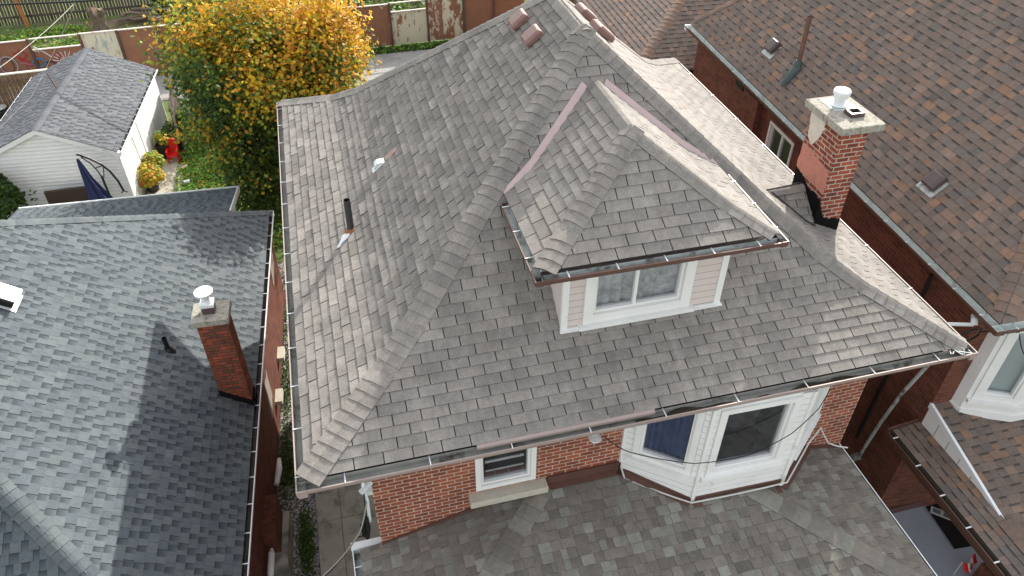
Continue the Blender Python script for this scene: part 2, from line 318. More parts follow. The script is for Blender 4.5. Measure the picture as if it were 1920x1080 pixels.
def clip(poly, a, b, c):                   # keep a*u+b*v <= c
    out = []
    for i in range(len(poly)):
        p, q = poly[i], poly[(i+1) % len(poly)]; dp = a*p[0]+b*p[1]-c; dq = a*q[0]+b*q[1]-c
        if dp <= 0: out.append(p)
        if (dp < 0 < dq) or (dq < 0 < dp):
            t = dp/(dp-dq); out.append((p[0]+(q[0]-p[0])*t, p[1]+(q[1]-p[1])*t))
    return out
def plane(pts):                            # pts[0], pts[1] are the eave, ends level
    U = (pts[1]-pts[0]).normalized(); n = U.cross(pts[2]-pts[1])
    if n.z < 0: n = -n
    n.normalize(); Vv = n.cross(U)
    if Vv.z < 0: Vv = -Vv
    return pts[0], U, Vv, n
def shingles(mb, pts, style, exp=.143, seed=0, start=0., fr=None, phase=0, darker_part=False):
    r = random.Random(seed); fr = fr or mb.fr; P = [fr(*p) for p in pts]; O, U, Vv, N = plane(P)
    poly = [((p-O).dot(U), (p-O).dot(Vv)) for p in P]
    umin = min(p[0] for p in poly); umax = max(p[0] for p in poly); vmax = max(p[1] for p in poly)
    n = max(1, round((vmax-start)/exp)); e = (vmax-start)/n
    def X(u, v, h): return O+U*u+Vv*v+N*h
    def uvs(q): return [(a, b) for a, b in q]
    # underlay, a slab just beneath the tabs
    base = clip(poly, 0, -1, -start)
    mb.poly([X(a, b, -.004) for a, b in base], 0, (.16 if style.startswith('tab') else .34, .2, 0), uvs(base), world=True)
    def tile(u0, u1, v0, v1, hb, ht, tone_b, tone_t, skew=0, rise=True):
        q = clip(clip(clip(clip(poly, 0, -1, -v0), 0, 1, v1), -1, 0, -u0), 1, 0, u1)
        if len(q) < 3: return
        def h(a, b): t = (b-v0)/(v1-v0); return hb+(ht-hb)*t+skew*(1-t)*((a-u0)/(u1-u0)-.5)
        tn = [tuple(tone_b[i]+(tone_t[i]-tone_b[i])*(b-v0)/(v1-v0) for i in range(3)) for a, b in q]
        pts3 = [X(a, b, h(a, b)) for a, b in q]
        # keep faces pointing up
        if (pts3[1]-pts3[0]).cross(pts3[2]-pts3[0]).dot(N) < 0: pts3 = pts3[::-1]; tn = tn[::-1]; q = q[::-1]
        mb.poly(pts3, 0, tn, uvs(q), world=True)
        lo = [(a, b) for a, b in q if abs(b-v0) < 1e-6]
        if len(lo) >= 2 and rise:
            a0 = min(x[0] for x in lo); a1 = max(x[0] for x in lo)
            mb.poly([X(a0, v0, -.004), X(a1, v0, -.004), X(a1, v0, h(a1, v0)), X(a0, v0, h(a0, v0))], 0, (.26, tone_b[1], 0), [(a0, v0), (a1, v0), (a1, v0), (a0, v0)], world=True)  # butt face toned dark to strengthen the shadow line of the course
        # side edges of the tab
        for uu in (u0, u1):
            sd = [(a, b) for a, b in q if abs(a-uu) < 1e-6]
            if len(sd) >= 2:
                b0 = min(x[1] for x in sd); b1 = max(x[1] for x in sd)
                mb.poly([X(uu, b0, -.004), X(uu, b1, -.004), X(uu, b1, h(uu, b1)), X(uu, b0, h(uu, b0))], 0, (.45, tone_b[1], 0), [(uu, b0)]*4, world=True)
    for i in range(n):
        v0 = start+i*e; v1 = v0+e+.004
        if style in ('tab', 'tabrough'):
            W = .342; off = (W/2 if (i+phase) % 2 else 0)+r.uniform(-.012, .012); k0 = math.floor((umin-off)/W)-1
            for k in range(k0, math.ceil((umax-off)/W)+1):
                u0 = off+k*W; br = r.gauss(1, .055); g = r.random(); lift = .0095+r.random()*.002; sk = 0
                if style == 'tabrough': lift += r.random()**2*.010; sk = r.uniform(-.009, .009); br = r.gauss(.92 if darker_part else 1, .085)
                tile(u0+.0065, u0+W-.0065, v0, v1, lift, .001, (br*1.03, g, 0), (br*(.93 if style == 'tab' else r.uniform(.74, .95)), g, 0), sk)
        else:
            u = umin-r.uniform(0, .4); raised = r.random() < .5
            while u < umax:
                if style == 'slate':
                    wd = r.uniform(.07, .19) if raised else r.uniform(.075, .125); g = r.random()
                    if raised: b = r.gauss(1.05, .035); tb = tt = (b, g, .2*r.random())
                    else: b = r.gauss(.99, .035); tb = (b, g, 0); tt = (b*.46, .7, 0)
                elif style == 'brown':
                    wd = r.uniform(.13, .28) if raised else r.uniform(.1, .2); g = r.random(); hot = r.random(); hot = .8*r.uniform(.5, 1) if hot > .88 else (.25*r.random())
                    b = r.gauss(1.0, .06)
                    if raised: tb = tt = (b, g, hot)
                    else: tb = (b*.97, g, hot); tt = (b*.93, g, hot*.7)
                else:
                    wd = r.uniform(.08, .2); g = r.random(); b = r.gauss(1, .075); hot = r.random(); hot = r.uniform(.5, 1) if hot > .78 else 0
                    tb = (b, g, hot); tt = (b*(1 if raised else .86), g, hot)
                if raised and style == 'brown': tile(u+.0015, u+wd-.0015, v0, v1, .012, .002, tb, tt)
                elif raised: tile(u+.0015, u+wd-.0015, v0, v1, .013, .003, tb, tt)
                else:
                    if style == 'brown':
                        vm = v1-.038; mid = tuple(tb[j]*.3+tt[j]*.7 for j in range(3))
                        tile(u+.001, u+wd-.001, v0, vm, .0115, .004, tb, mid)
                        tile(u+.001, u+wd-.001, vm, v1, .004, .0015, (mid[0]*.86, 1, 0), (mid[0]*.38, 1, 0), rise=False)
                    else: tile(u, u+wd, v0, v1, .0045, .001, tb, tt)
                u += wd; raised = (not raised) if (not raised or r.random() < .75 or style != 'slate') else True
def caps(mb, pa, pb, na, nb, exp=.146, w=.165, tones=(.93, 1.07), lift=.012, seed=0, rough=.4, bulge=.02, hot=(0, .2), fr=None):
    """rounded cap shingles from pa (low) to pb (high); na, nb upward normals of the planes left and right of the line"""
    r = random.Random(seed); fr = fr or mb.fr; A = fr(*pa); B = fr(*pb); Rm = fr.M.to_3x3(); na = (Rm @ V(na)).normalized(); nb = (Rm @ V(nb)).normalized()
    d = (B-A); L = d.length; d.normalize(); sa = na.cross(d); sb = nb.cross(d)
    if sa.dot(nb) > 0: sa = -sa                            # pointing away from the other plane and down
    if sa.z > 0 and abs(d.z) < .02: sa = -sa
    mid = (na+nb).normalized()
    sa = (sa if sa.dot(mid) < 0 else -sa); sb = nb.cross(d); sb = (sb if sb.dot(mid) < 0 else -sb)
    n = max(1, round(L/exp)); e = L/n
    K = 9
    for i in range(n):
        t0 = i*e-.004; t1 = t0+e+.03; br = r.uniform(*tones); g = r.random(); ht = r.uniform(*hot); lf = lift+r.random()*.006; sk = r.uniform(-.012, .012)*rough*2
        rows = []
        for t, h in ((t0, lf), (t1, .004)):
            row = []
            for k in range(K):
                x = (k/(K-1)*2-1)*w; ax = abs(x); s = sa if x < 0 else sb; nn = na if x < 0 else nb
                rd = .055
                if ax < rd: base = A+(sa*(rd-x)/2+sb*(rd+x)/2)*1+mid*(bulge*(1-(ax/rd)**2)*.5)
                else: base = A+s*ax
                wv = (1-(ax/w)**2)*.5+.5
                row.append(base+d*(t+sk*x/w*(1 if t == t0 else 0)-(.012*(1-ax/w) if t == t0 else 0))+(mid*.3+nn*.7)*(h*wv+.012))
            rows.append(row)
        tn0 = (br*1.0, g, ht); tn1 = (br*.95, g, ht)
        for k in range(K-1):
            q = [rows[0][k], rows[0][k+1], rows[1][k+1], rows[1][k]]; tt = [tn0, tn0, tn1, tn1]
            if (q[1]-q[0]).cross(q[2]-q[0]).dot(mid) < 0: q = q[::-1]; tt = tt[::-1]
            mb.poly(q, 0, tt, [(k*.04, t0), (k*.04+.04, t0), (k*.04+.04, t1), (k*.04, t1)], smooth=True, world=True)
            mb.poly([rows[0][k]-mid*.022, rows[0][k+1]-mid*.022, rows[0][k+1], rows[0][k]], 0, (.36, g, 0), world=True)
        for k in (0, K-1):
            nn = na if k == 0 else nb
            mb.poly([rows[0][k]-nn*.03, rows[1][k]-nn*.03, rows[1][k], rows[0][k]], 0, (.4, g, 0), world=True)
GN = 0
def gutter(fr, a, b, inward, parent, wd=.14, dp=.12, mats=('gutin', 'pink'), hang=.62, hang_mat='whitem', capends=True, hw=.012, off=.3):
    """eaves trough: a-b is its outer rim at rim height; inward is the plan direction to the roof"""
    global GN
    GN += 1; k_ = GN % 3
    a = V(a); b = V(b); d = (b-a).normalized(); a = a+d*(.0015+.0012*k_)-V((0, 0, .0025*k_)); b = b-d*(.0015+.0012*k_)-V((0, 0, .0025*k_)); d = b-a; L = d.length; d.normalize(); n = V((*inward, 0)).normalized(); mb = MB(fr)
    pr_out = [(0, 0), (0, -dp*.45), (.022, -dp), (wd, -dp), (wd, .004)]; pr_in = [(wd-.004, .004), (wd-.004, -dp+.006), (.026, -dp+.006), (.008, -dp*.45), (.008, -.012), (.016, -.012), (.016, 0)]
    def P(c, o): return o+n*c[0]+V((0, 0, c[1]))
    for pr, mi in ((pr_out, 1), (pr_in, 0)):
        for i in range(len(pr)-1): mb.poly([P(pr[i], a), P(pr[i], b), P(pr[i+1], b), P(pr[i+1], a)], mi)
    mb.poly([P((0, 0), a), P((.016, 0), a), P((.016, 0), b), P((0, 0), b)], 1)
    for o in (a, b):
        q = [P(c, o) for c in [(0, 0), (0, -dp*.45), (.022, -dp), (wd, -dp), (wd, 0)]]; mb.poly(q, 1)
    g = mb.build('gutter', list(mats), parent)
    t = off
    while hang and t < L-.1:
        h = MB(fr); p = a+d*t; h.bar(p+V((0, 0, .006)), p+n*wd+V((0, 0, .012)), hw, .008); h.build('gutter_hanger', hang_mat, g); t += hang
    return g


def wall_hole(mb, a, b, z0, z1, t, holes, mi=0):            # holes: (s0, s1, za, zb) measured along a-b
    a = V((*a, 0)); b = V((*b, 0)); L = (b-a).length; d = (b-a)/L
    def seg(s0, s1, za, zb):
        if s1-s0 > .001 and zb-za > .001:
            p, q = a+d*s0, a+d*s1; mb.wall((p.x, p.y), (q.x, q.y), za, zb, t, mi)
    s = 0
    for (s0, s1, za, zb) in sorted(holes):
        seg(s, s0, z0, z1); seg(s0, s1, z0, za); seg(s0, s1, zb, z1); s = s1
    seg(s, L, z0, z1)
def window(fr, parent, a, b, s0, s1, za, zb, name='window', trim=.09, mull=None, behind='room', proud=.03, sill=True, mat='white', deep=.35, bm=0):
    """a window in the wall running a-b: frame mesh with pane, sill and what hangs behind it as its children"""
    a = V((*a, 0)); b = V((*b, 0)); L = (b-a).length; d = (b-a)/L; n = V((d.y, -d.x, 0))    # outward
    def P(s, o, z): p = a+d*s+n*o; return (p.x, p.y, z)
    mb = MB(fr)
    def blk(S0, S1, Z0, Z1, o0, o1, m=mb): m.prism([P(S0, o0, Z0), P(S1, o0, Z0), P(S1, o0, Z1), P(S0, o0, Z1)], n*(o1-o0), 0)
    t = trim
    blk(s0-t, s0+.004, za-t, zb+t, .001, proud); blk(s1-.004, s1+t, za-t, zb+t, .001, proud); blk(s0+.004, s1-.004, zb-.004, zb+t, .001, proud-.003); blk(s0+.004, s1-.004, za-t, za+.004, .001, proud-.003)
    k = .045
    blk(s0+.001, s0+k, za+.001, zb-.001, -.09, -.004); blk(s1-k, s1-.001, za+.001, zb-.001, -.09, -.004); blk(s0+k, s1-k, zb-k, zb-.001, -.09, -.006); blk(s0+k, s1-k, za+.001, za+k, -.09, -.006)
    if mull is not None: m = s0+(s1-s0)*mull; blk(m-.022, m+.022, za+k, zb-k, -.075, -.012)
    w = mb.build(name, mat, parent)
    g = MB(fr); g.prism([P(s0+k-.004, -.058, za+k-.004), P(s1-k+.004, -.058, za+k-.004), P(s1-k+.004, -.058, zb-k+.004), P(s0+k-.004, -.058, zb-k+.004)], n*.006, 0); g.build('pane', 'glass', w)
    c = MB(fr); N = 24
    for i in range(N):
        x0 = s0+(s1-s0)*i/N; x1 = s0+(s1-s0)*(i+1)/N; f = (lambda i: .02*sin(i*1.9)+.012*sin(i*4.1)) if behind in ('curtain', 'film') else (lambda i: 0)
        dd = -.13 if behind in ('curtain', 'blind', 'film') else -deep
        c.poly([P(x0, dd+f(i), za-.05), P(x1, dd+f(i+1), za-.05), P(x1, dd+f(i+1), zb+.05), P(x0, dd+f(i), zb+.05)], 0, smooth=True)
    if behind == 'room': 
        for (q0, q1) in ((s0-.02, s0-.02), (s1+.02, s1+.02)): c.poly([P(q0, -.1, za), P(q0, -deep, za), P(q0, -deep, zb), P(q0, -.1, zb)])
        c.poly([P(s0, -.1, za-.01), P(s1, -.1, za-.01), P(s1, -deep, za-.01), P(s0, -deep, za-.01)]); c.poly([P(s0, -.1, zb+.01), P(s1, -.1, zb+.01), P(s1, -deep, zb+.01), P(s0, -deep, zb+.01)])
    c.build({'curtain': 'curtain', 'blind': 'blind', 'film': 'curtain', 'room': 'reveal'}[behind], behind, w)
    if sill:
        s = MB(fr); s.prism([P(s0-t-.06, .001, za-t-.06), P(s1+t+.06, .001, za-t-.06), P(s1+t+.06, .001, za-t-.002), P(s0-t-.06, .001, za-t-.002)], n*(proud+.05), 0); s.build('sill', mat, w)
    return w
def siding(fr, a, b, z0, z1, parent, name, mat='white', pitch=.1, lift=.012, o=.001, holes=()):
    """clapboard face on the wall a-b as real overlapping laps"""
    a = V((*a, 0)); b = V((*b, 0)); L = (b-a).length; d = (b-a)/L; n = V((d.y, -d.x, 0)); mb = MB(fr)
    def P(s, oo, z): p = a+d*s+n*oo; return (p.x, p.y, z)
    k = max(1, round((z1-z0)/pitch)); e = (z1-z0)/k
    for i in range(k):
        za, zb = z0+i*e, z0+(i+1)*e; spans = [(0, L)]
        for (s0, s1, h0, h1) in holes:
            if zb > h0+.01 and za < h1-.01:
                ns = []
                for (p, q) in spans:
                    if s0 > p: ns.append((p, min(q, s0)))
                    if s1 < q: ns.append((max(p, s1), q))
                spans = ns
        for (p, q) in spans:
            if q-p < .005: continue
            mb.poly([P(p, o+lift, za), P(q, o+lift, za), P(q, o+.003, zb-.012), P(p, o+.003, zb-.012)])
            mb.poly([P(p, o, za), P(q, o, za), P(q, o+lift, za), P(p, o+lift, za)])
            mb.poly([P(p, o+.0045, zb-.016), P(q, o+.0045, zb-.016), P(q, o+.0035, zb+.004), P(p, o+.0035, zb+.004)], 1)  # grey strip: the shadow under the lap above, painted on
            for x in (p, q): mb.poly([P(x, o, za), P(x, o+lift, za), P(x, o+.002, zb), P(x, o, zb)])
    return mb.build(name, [mat, 'shade_joint'], parent)
def roof_vent(fr, parent, c, U, N, mat, s=.3, h=.13, name='roof_vent', flange='galv', fl=.1, hood=1.):
    """box vent: flange on the slope and a hood whose open lip faces downhill"""
    c = V(c); U = V(U).normalized(); N = V(N).normalized(); Vv = N.cross(U)
    if Vv.z < 0: Vv = -Vv
    def P(u, v, k): return c+U*u+Vv*v+N*k
    b = MB(fr); w = s/2
    bot = [P(-w, -w, .03), P(w, -w, .03), P(w, w, .0), P(-w, w, .0)]; mid = [P(-w, -w, h*.72), P(w, -w, h*.72), P(w, w, h*.72), P(-w, w, h*.72)]
    k = w*.78; top = [P(-k, -k*1.08, h), P(k, -k*1.08, h), P(k, k, h), P(-k, k, h)]
    for A, B in ((bot, mid), (mid, top)):
        for i in range(4): j = (i+1) % 4; b.poly([A[i], A[j], B[j], B[i]])
    b.poly(top); b.poly(bot[::-1]); o = b.build(name, mat, parent, bevel=.012, merge=True)
    f = MB(fr); e = w+fl; f.prism([P(-e+.03, -e, .012), P(e-.03, -e, .012), P(e-.03, w*.7, .012), P(-e+.03, w*.7, .012)], N*.004, 0); f.build('flange', flange, o)
    return o

# ------------------------------------------------------------------ the setting
g = MB(); g.box((-900, -700, G-.4), (900, 1500, G), 0); tag(g.build('ground', 'lawn'), None, None, kind='structure')
g = MB(); g.box((-400, -24, G+.002), (400, -9, G+.01)); tag(g.build('street', 'asphalt'), None, None, kind='structure')
g = MB(); g.box((-400, -8.9, G+.002), (400, -6.5, G+.06)); tag(g.build('pavement', 'concrete'), None, None, kind='structure')
g = MB(); g.box((-60, 24.75, G+.004), (70, 27.15, G+.03)); tag(g.build('lane', 'asphalt'), None, None, kind='structure')
g = MB(); g.box((-2.4, 23.6, G+.004), (9, 24.74, G+.045)); tag(g.build('driveway', 'concrete'), None, None, kind='structure')
g = MB()
for i in range(13):
    for x0, x1 in ((-.52, -.04), (-.03, .46), (.47, .79)): g.box((x0, -8+i*1.5, G+.002), (x1, -8+i*1.5+1.49, G+.05))
tag(g.build('side_path', 'concrete'), None, None, kind='structure')
g = MB(); g.box((-1.6, -8, G+.002), (-.53, 13, G+.02)); tag(g.build('gravel_strip', 'gravel'), None, None, kind='structure')
g = MB(); g.box((-11.6, 28.2, G+.002), (12, 34.5, G+.03)); tag(g.build('yard_soil', 'soil'), None, None, kind='structure')
g = MB(); g.poly([(-5.2, 17.1, G+.006), (-4.15, 17.0, G+.006), (-4.05, 18.6, G+.006), (-4.35, 20.2, G+.006), (-4.5, 21.8, G+.006), (-4.9, 22.6, G+.006)]); tag(g.build('garden_path', 'stone'), None, None, kind='structure')

# ------------------------------------------------------------------ the house in the middle
HM = root('brick_house', (4.5, 5, G), 'brick house with a weathered taupe hip roof and a front dormer, in the middle', 'house')
D = 9.932; RX, RF, RB, RH = 4.595, 4.187, 5.65, 3.321
lv = [(0, 0, 0, 0, 0), (.51, 1.14, 1.14, 1.12, 1.08), (.83, 1.62, 1.58, 1.6, 1.55), (RH, RX, RF, 9-RX, D-RB)]   # z, inset left, front, right, back
c4 = [[(l, f, z), (9-r, f, z), (9-r, D-b, z), (l, D-b, z)] for z, l, f, r, b in lv]
rf = MB()
st = .13
for i in range(3):
    lo, hi = c4[i], c4[i+1]
    for k, (sty, sd) in enumerate((('tab', 1), ('tab', 2), ('tab', 3), ('tabrough', 4))):
        a, b, c, d = lo[k], lo[(k+1) % 4], hi[(k+1) % 4], hi[k]
        pts = [a, b, c] + ([] if (V(c)-V(d)).length < .02 else [d])
        shingles(rf, pts, sty, .146, seed=10*i+sd, start=st if i == 0 else 0, phase=i*3, darker_part=(i > 0))  # upper left courses get a lower mean tone
roof = rf.build('roof', 'main_sh', HM)
def nrm(k, i):
    z0, *a = lv[i]; z1, *b = lv[i+1]; m = (z1-z0)/(b[(0, 1, 2, 3)[k]]-a[k]); return [(-m, 0, 1), (0, -m, 1), (m, 0, 1), (0, m, 1)][k]
hips = ((0, 0, 1), (1, 1, 2), (2, 2, 3), (3, 3, 0))            # corner index, the two planes (0 left, 1 front, 2 right, 3 back)
for ci, pl, pr in hips:
    h = MB()
    for i in range(3):
        A, B = V(c4[i][ci]), V(c4[i+1][ci])
        if i == 0: A = A+(B-A)*.115
        caps(h, A, B, nrm(pl, i), nrm(pr, i), exp=.148, w=.185, seed=ci*7+i, tones=(.9, 1.03), lift=.014, rough=.25, bulge=.05)
    h.build('hip_cap', 'main_sh', roof)
h = MB(); caps(h, (RX, RB+.05, RH), (RX, RF-.06, RH), nrm(0, 2), nrm(2, 2), seed=90, w=.175); h.build('ridge_cap', 'main_sh', roof)
# gutters
gf = gutter(W0, (0, 0, 0), (9, 0, 0), (0, 1), HM, dp=.085, hang=.98, off=.55)
k = MB(); r_ = random.Random(12); xs = [4.1+i*.09 for i in range(42)]
for i in range(41):
    a0, a1 = xs[i], xs[i+1]; f0 = .045+.03*sin(a0*3)+.02*sin(a0*11); f1 = .045+.03*sin(a1*3)+.02*sin(a1*11); zz = -.055+.012*sin(a0*7)
    k.poly([(a0, .025, zz), (a1, .025, zz), (a1, .035+f1, zz+.006), (a0, .035+f0, zz+.006)])
k.build('debris', 'debris', gf)
k = MB(); k.tube([(8.62+.09*cos(t*.9)+.012*t, .1+.06*sin(t*1.3)-.006*t, .05+.02*sin(t*2.1)) for t in range(16)], .006, seg=5); k.build('wire_tie', 'galvb', HM)
gutter(W0, (0, D, 0), (0, 0, 0), (1, 0), HM, wd=.12, hang=.72, off=.35)
gutter(W0, (9, 0, 0), (9, D, 0), (-1, 0), HM, wd=.10, hang=1.1)
gutter(W0, (9, D, 0), (0, D, 0), (0, -1), HM, wd=.12, hang=0)
k = MB(); k.poly([(2.1, .075, .04), (4.35, .075, .04), (4.35, .15, .074), (2.1, .15, .07)]); k.poly([(2.1, .075, .04), (4.35, .075, .04), (4.35, .078, .0), (2.1, .078, .0)]); k.build('drip_edge', 'pink', HM)
# soffit and fascia
s = MB()
s.box((.1, .1, -.15), (8.9, .8, -.12)); s.box((.1, D-.8, -.15), (8.9, D-.1, -.12)); s.box((.1, .8, -.15), (.8, D-.8, -.12)); s.box((8.2, .8, -.15), (8.9, D-.8, -.12)); s.build('soffit', 'brownm', HM)
# walls
wl = MB(); x0, x1, y0, y1 = .79, 8.21, .78, 9.15
wall_hole(wl, (x0, y0), (x1, y0), G, -.13, .22, [(2.26-x0, 2.98-x0, -1.70, -.94), (4.5-x0, 7.35-x0, -1.9, -.14)])
wl.wall((x1, y0+.22), (x1, y1), G, -.13, .22); wl.wall((x1-.22, y1), (x0+.22, y1), G, -.13, .22); wl.wall((x0, y1), (x0, y0+.22), G, -.13, .22)
wl.build('wall', 'brick', HM)
wd_ = window(W0, HM, (x0, y0), (x1, y0), 2.26-x0, 2.98-x0, -1.70, -.94, sill=False, trim=.07)
k = MB(); k.box((2.08, .62, -1.96), (3.2, .80, -1.83)); k.build('stone_sill', 'stone', HM)
k = MB(); k.box((2.35, .86, -1.33), (2.9, .875, -1.29)); k.box((2.35, .86, -1.52), (2.9, .875, -1.50)); k.build('sash_rail', 'white', wd_)
# bay window
A, B, C, Dd = (4.34, .78), (5.2, .1), (6.62, .07), (7.5, .78)
bay = MB(); zb, zt = -2.2, -.16; hol = {}
for a, b, s0, s1 in ((A, B, .24, .92), (B, C, .19, 1.16), (C, Dd, .2, .93)):
    hol[a] = (s0, s1, -1.5, -.3); wall_hole(bay, a, b, zb, zt, .1, [hol[a]])
bayo = bay.build('bay_window', 'white', HM)
for a, b, bh in ((A, B, 'curtain'), (B, C, 'room'), (C, Dd, 'blind')):
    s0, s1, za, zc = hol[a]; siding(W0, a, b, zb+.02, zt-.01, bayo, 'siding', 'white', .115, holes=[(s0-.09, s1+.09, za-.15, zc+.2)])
    window(W0, HM, a, b, s0, s1, za, zc, behind=bh, trim=.085, deep=.6, proud=.035)
for p in (A, B, C, Dd): k = MB(); k.box((p[0]-.025, p[1]-.035, zb), (p[0]+.03, p[1]+.02, zt)); k.build('corner_trim', 'white', bayo)
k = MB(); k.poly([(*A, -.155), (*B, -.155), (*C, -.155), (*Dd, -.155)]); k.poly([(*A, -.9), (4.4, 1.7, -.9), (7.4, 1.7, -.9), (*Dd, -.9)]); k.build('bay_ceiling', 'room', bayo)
# porch roof in front
pz = lambda y: -1.95+.25*(y-.8)
pr = MB(); ye = -2.05; ze = pz(ye); xl = 3.23-(.8-ye); xr = 5.4+(.8-ye)
shingles(pr, [(xl, ye, ze), (xr, ye, ze), (5.4, .8, -1.95), (3.23, .8, -1.95)], 'mixed', .143, 50, start=.1)
shingles(pr, [(xl, .8, ze), (xl, ye, ze), (3.23, .8, -1.95)], 'mixed', .143, 51, start=.1)
shingles(pr, [(xr, ye, ze), (xr, .8, ze), (5.4, .8, -1.95)], 'mixed', .143, 52, start=.06)
pro = pr.build('porch_roof', 'porch_sh', HM)
for s_, (a, b, na, nb) in enumerate((((xl, ye, ze), (3.23, .8, -1.95), (-.25, 0, 1), (0, -.25, 1)), ((xr, ye, ze), (5.4, .8, -1.95), (.25, 0, 1), (0, -.25, 1)))):
    h = MB(); caps(h, a, b, na, nb, exp=.22, w=.155, seed=60+s_, hot=(0, .8), tones=(.92, 1.16), bulge=.008, lift=.008, rough=.1); h.build('hip_cap', 'porch_sh', pro)
gutter(W0, (xl-.02, .86, ze-.0), (xl-.02, ye, ze), (1, 0), pro, wd=.12, mats=('galv', 'whitem'), hang=.7)
gutter(W0, (xl, ye, ze), (xr, ye, ze), (0, 1), pro, wd=.12, mats=('galv', 'whitem'), hang=0)
gutter(W0, (xr, ye, ze), (xr, .84, ze), (-1, 0), pro, wd=.07, mats=('galv', 'whitem'), hang=0)
k = MB(); k.box((xl-.03, .84, ze-.02), (.83, .95, ze+.02)); k.box((xl+.33, .70, ze), (.82, .74, ze+.03)); k.build('eave_return', 'whitem', pro)
k = MB()
k.prism([(.79, .775, -2.66), (.79, .775, -2.53), (3.23, .775, -1.83), (3.23, .775, -1.93)], (0, -.025, 0), 0)
k.prism([(3.23, .775, -1.97), (3.23, .775, -1.80), (4.34, .775, -1.80), (4.34, .775, -1.97)], (0, -.03, 0), 0)
def strip(a, b, wv=.1, zz=.018):
    a, b = V((*a, 0)), V((*b, 0)); d = (b-a).normalized(); n = V((d.y, -d.x, 0)); q = [a-n*.01, b-n*.01, b+n*wv, a+n*wv]
    k.poly([(p.x, p.y, min(pz(p.y), -1.95 if p.x < 5.4 else -1.95-.25*(p.x-5.4))+zz) for p in q])
strip((3.2, .75), (4.34, .75)); strip(A, B, .13); strip(B, C, .13); strip(C, Dd, .13, .03); strip((7.5, .77), (8.2, .77), .06, .03)
k.prism([(A[0], A[1], -2.03), (A[0], A[1], -1.94), (B[0], B[1], -2.07), (B[0], B[1], -2.16)], (-.02, -.03, 0), 0); k.prism([(B[0], B[1], -2.16), (B[0], B[1], -2.05), (C[0], C[1], -2.05), (C[0], C[1], -2.16)], (0, -.03, 0), 0)
k.build('flashing', 'brownm', pro)
k = MB()
for x in (xl+.3, 4.3, xr-.75): k.box((x, ye+.3, G), (x+.4, ye+.7, ze-.2))
k.box((xl+.25, ye+.28, ze-.2), (xr-.28, ye+.5, ze-.06)); k.build('porch_pier', 'brick', HM)
k = MB(); k.box((xl+.25, ye+.25, G), (xr-.2, .77, G+.5)); k.build('porch_deck', 'concrete', HM)
# dormer
DX, DY, DZ, dw = 4.576, .825, 1.788, 1.595
dm = MB(); ci, cz = .524, 2.043; pk = (DX, 2.197, 2.818)
El = (DX-dw, DY, DZ); Er = (DX+dw, DY, DZ); Cl = (DX-dw+ci, DY+ci, cz); Cr = (DX+dw-ci, DY+ci, cz)
lb = (DX-dw, 2.62, DZ); lc = (DX-dw+ci, 2.90, cz); tb = (DX, 3.68, 2.818); rb = (DX+dw, 2.62, DZ); rc = (DX+dw-ci, 2.90, cz)
shingles(dm, [El, Er, Cr, Cl], 'tab', .146, 30, start=.12); shingles(dm, [Cl, Cr, pk], 'tab', .146, 31)
shingles(dm, [lb, El, Cl, lc], 'tab', .146, 32, start=.1); shingles(dm, [lc, Cl, pk, tb], 'tab', .146, 33, phase=1)
shingles(dm, [Er, rb, rc, Cr], 'tab', .146, 34, start=.1); shingles(dm, [Cr, rc, tb, pk], 'tab', .146, 35, phase=1)
dw_ = MB(); wx0, wx1, wy = 3.47, 5.66, 1.255
hole = (.41, 1.62, .75, 1.42)
wall_hole(dw_, (wx0, wy), (wx1, wy), .4, 1.70, .1, [hole]); dw_.wall((wx0, 2.9), (wx0, wy+.1), .4, 1.70, .1); dw_.wall((wx1, wy+.1), (wx1, 2.9), .4, 1.70, .1)
dormer = dw_.build('dormer', 'white', HM)
dm.build('dormer_roof', 'main_sh', dormer)
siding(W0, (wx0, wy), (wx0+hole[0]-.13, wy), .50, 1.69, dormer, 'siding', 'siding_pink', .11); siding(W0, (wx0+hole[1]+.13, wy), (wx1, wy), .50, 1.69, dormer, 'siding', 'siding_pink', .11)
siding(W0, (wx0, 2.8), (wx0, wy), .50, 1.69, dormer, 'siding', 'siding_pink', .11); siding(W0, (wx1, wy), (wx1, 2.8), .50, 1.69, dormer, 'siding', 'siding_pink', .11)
for x in (wx0-.012, wx1-.075): k = MB(); k.box((x, wy-.03, .6), (x+.087, wy+.02, 1.69)); k.build('corner_trim', 'white', dormer)
k = MB(); k.box((wx0-.02, wy-.045, .49), (wx1+.02, wy-.005, .599)); k.box((wx0-.03, wy-.08, .565), (wx1+.03, wy-.044, .585)); k.build('base_trim', 'white', dormer)
k = MB(); k.box((DX-dw+.1, DY+.1, 1.70), (DX+dw-.1, wy+.05, 1.725)); k.box((DX-dw+.1, wy+.05, 1.70), (wx0+.05, 2.5, 1.725)); k.box((wx1-.05, wy+.05, 1.70), (DX+dw-.1, 2.5, 1.725)); k.build('soffit', 'pink', dormer)
window(W0, HM, (wx0, wy), (wx1, wy), *hole, name='dormer_window', trim=.13, mull=.47, behind='film', proud=.04)
for s_, (a, b, na, nb, m_) in enumerate((((El), (Cl), (-.487, 0, 1), (0, -.487, 1), 0), (Cl, pk, (-.72, 0, 1), (0, -.91, 1), 0), (Er, Cr, (.487, 0, 1), (0, -.487, 1), 0), (Cr, pk, (.72, 0, 1), (0, -.91, 1), 0), (tb, pk, (-.72, 0, 1), (.72, 0, 1), 1))):
    h = MB(); A_ = V(a); B_ = V(b)
    if s_ in (0, 2): A_ = A_+(B_-A_)*.26
    caps(h, A_, B_, na, nb, seed=40+s_, w=.155, lift=.012, tones=(.9, 1.03), rough=.2, bulge=.04); h.build('ridge_cap' if m_ else 'hip_cap', 'main_sh', dormer)
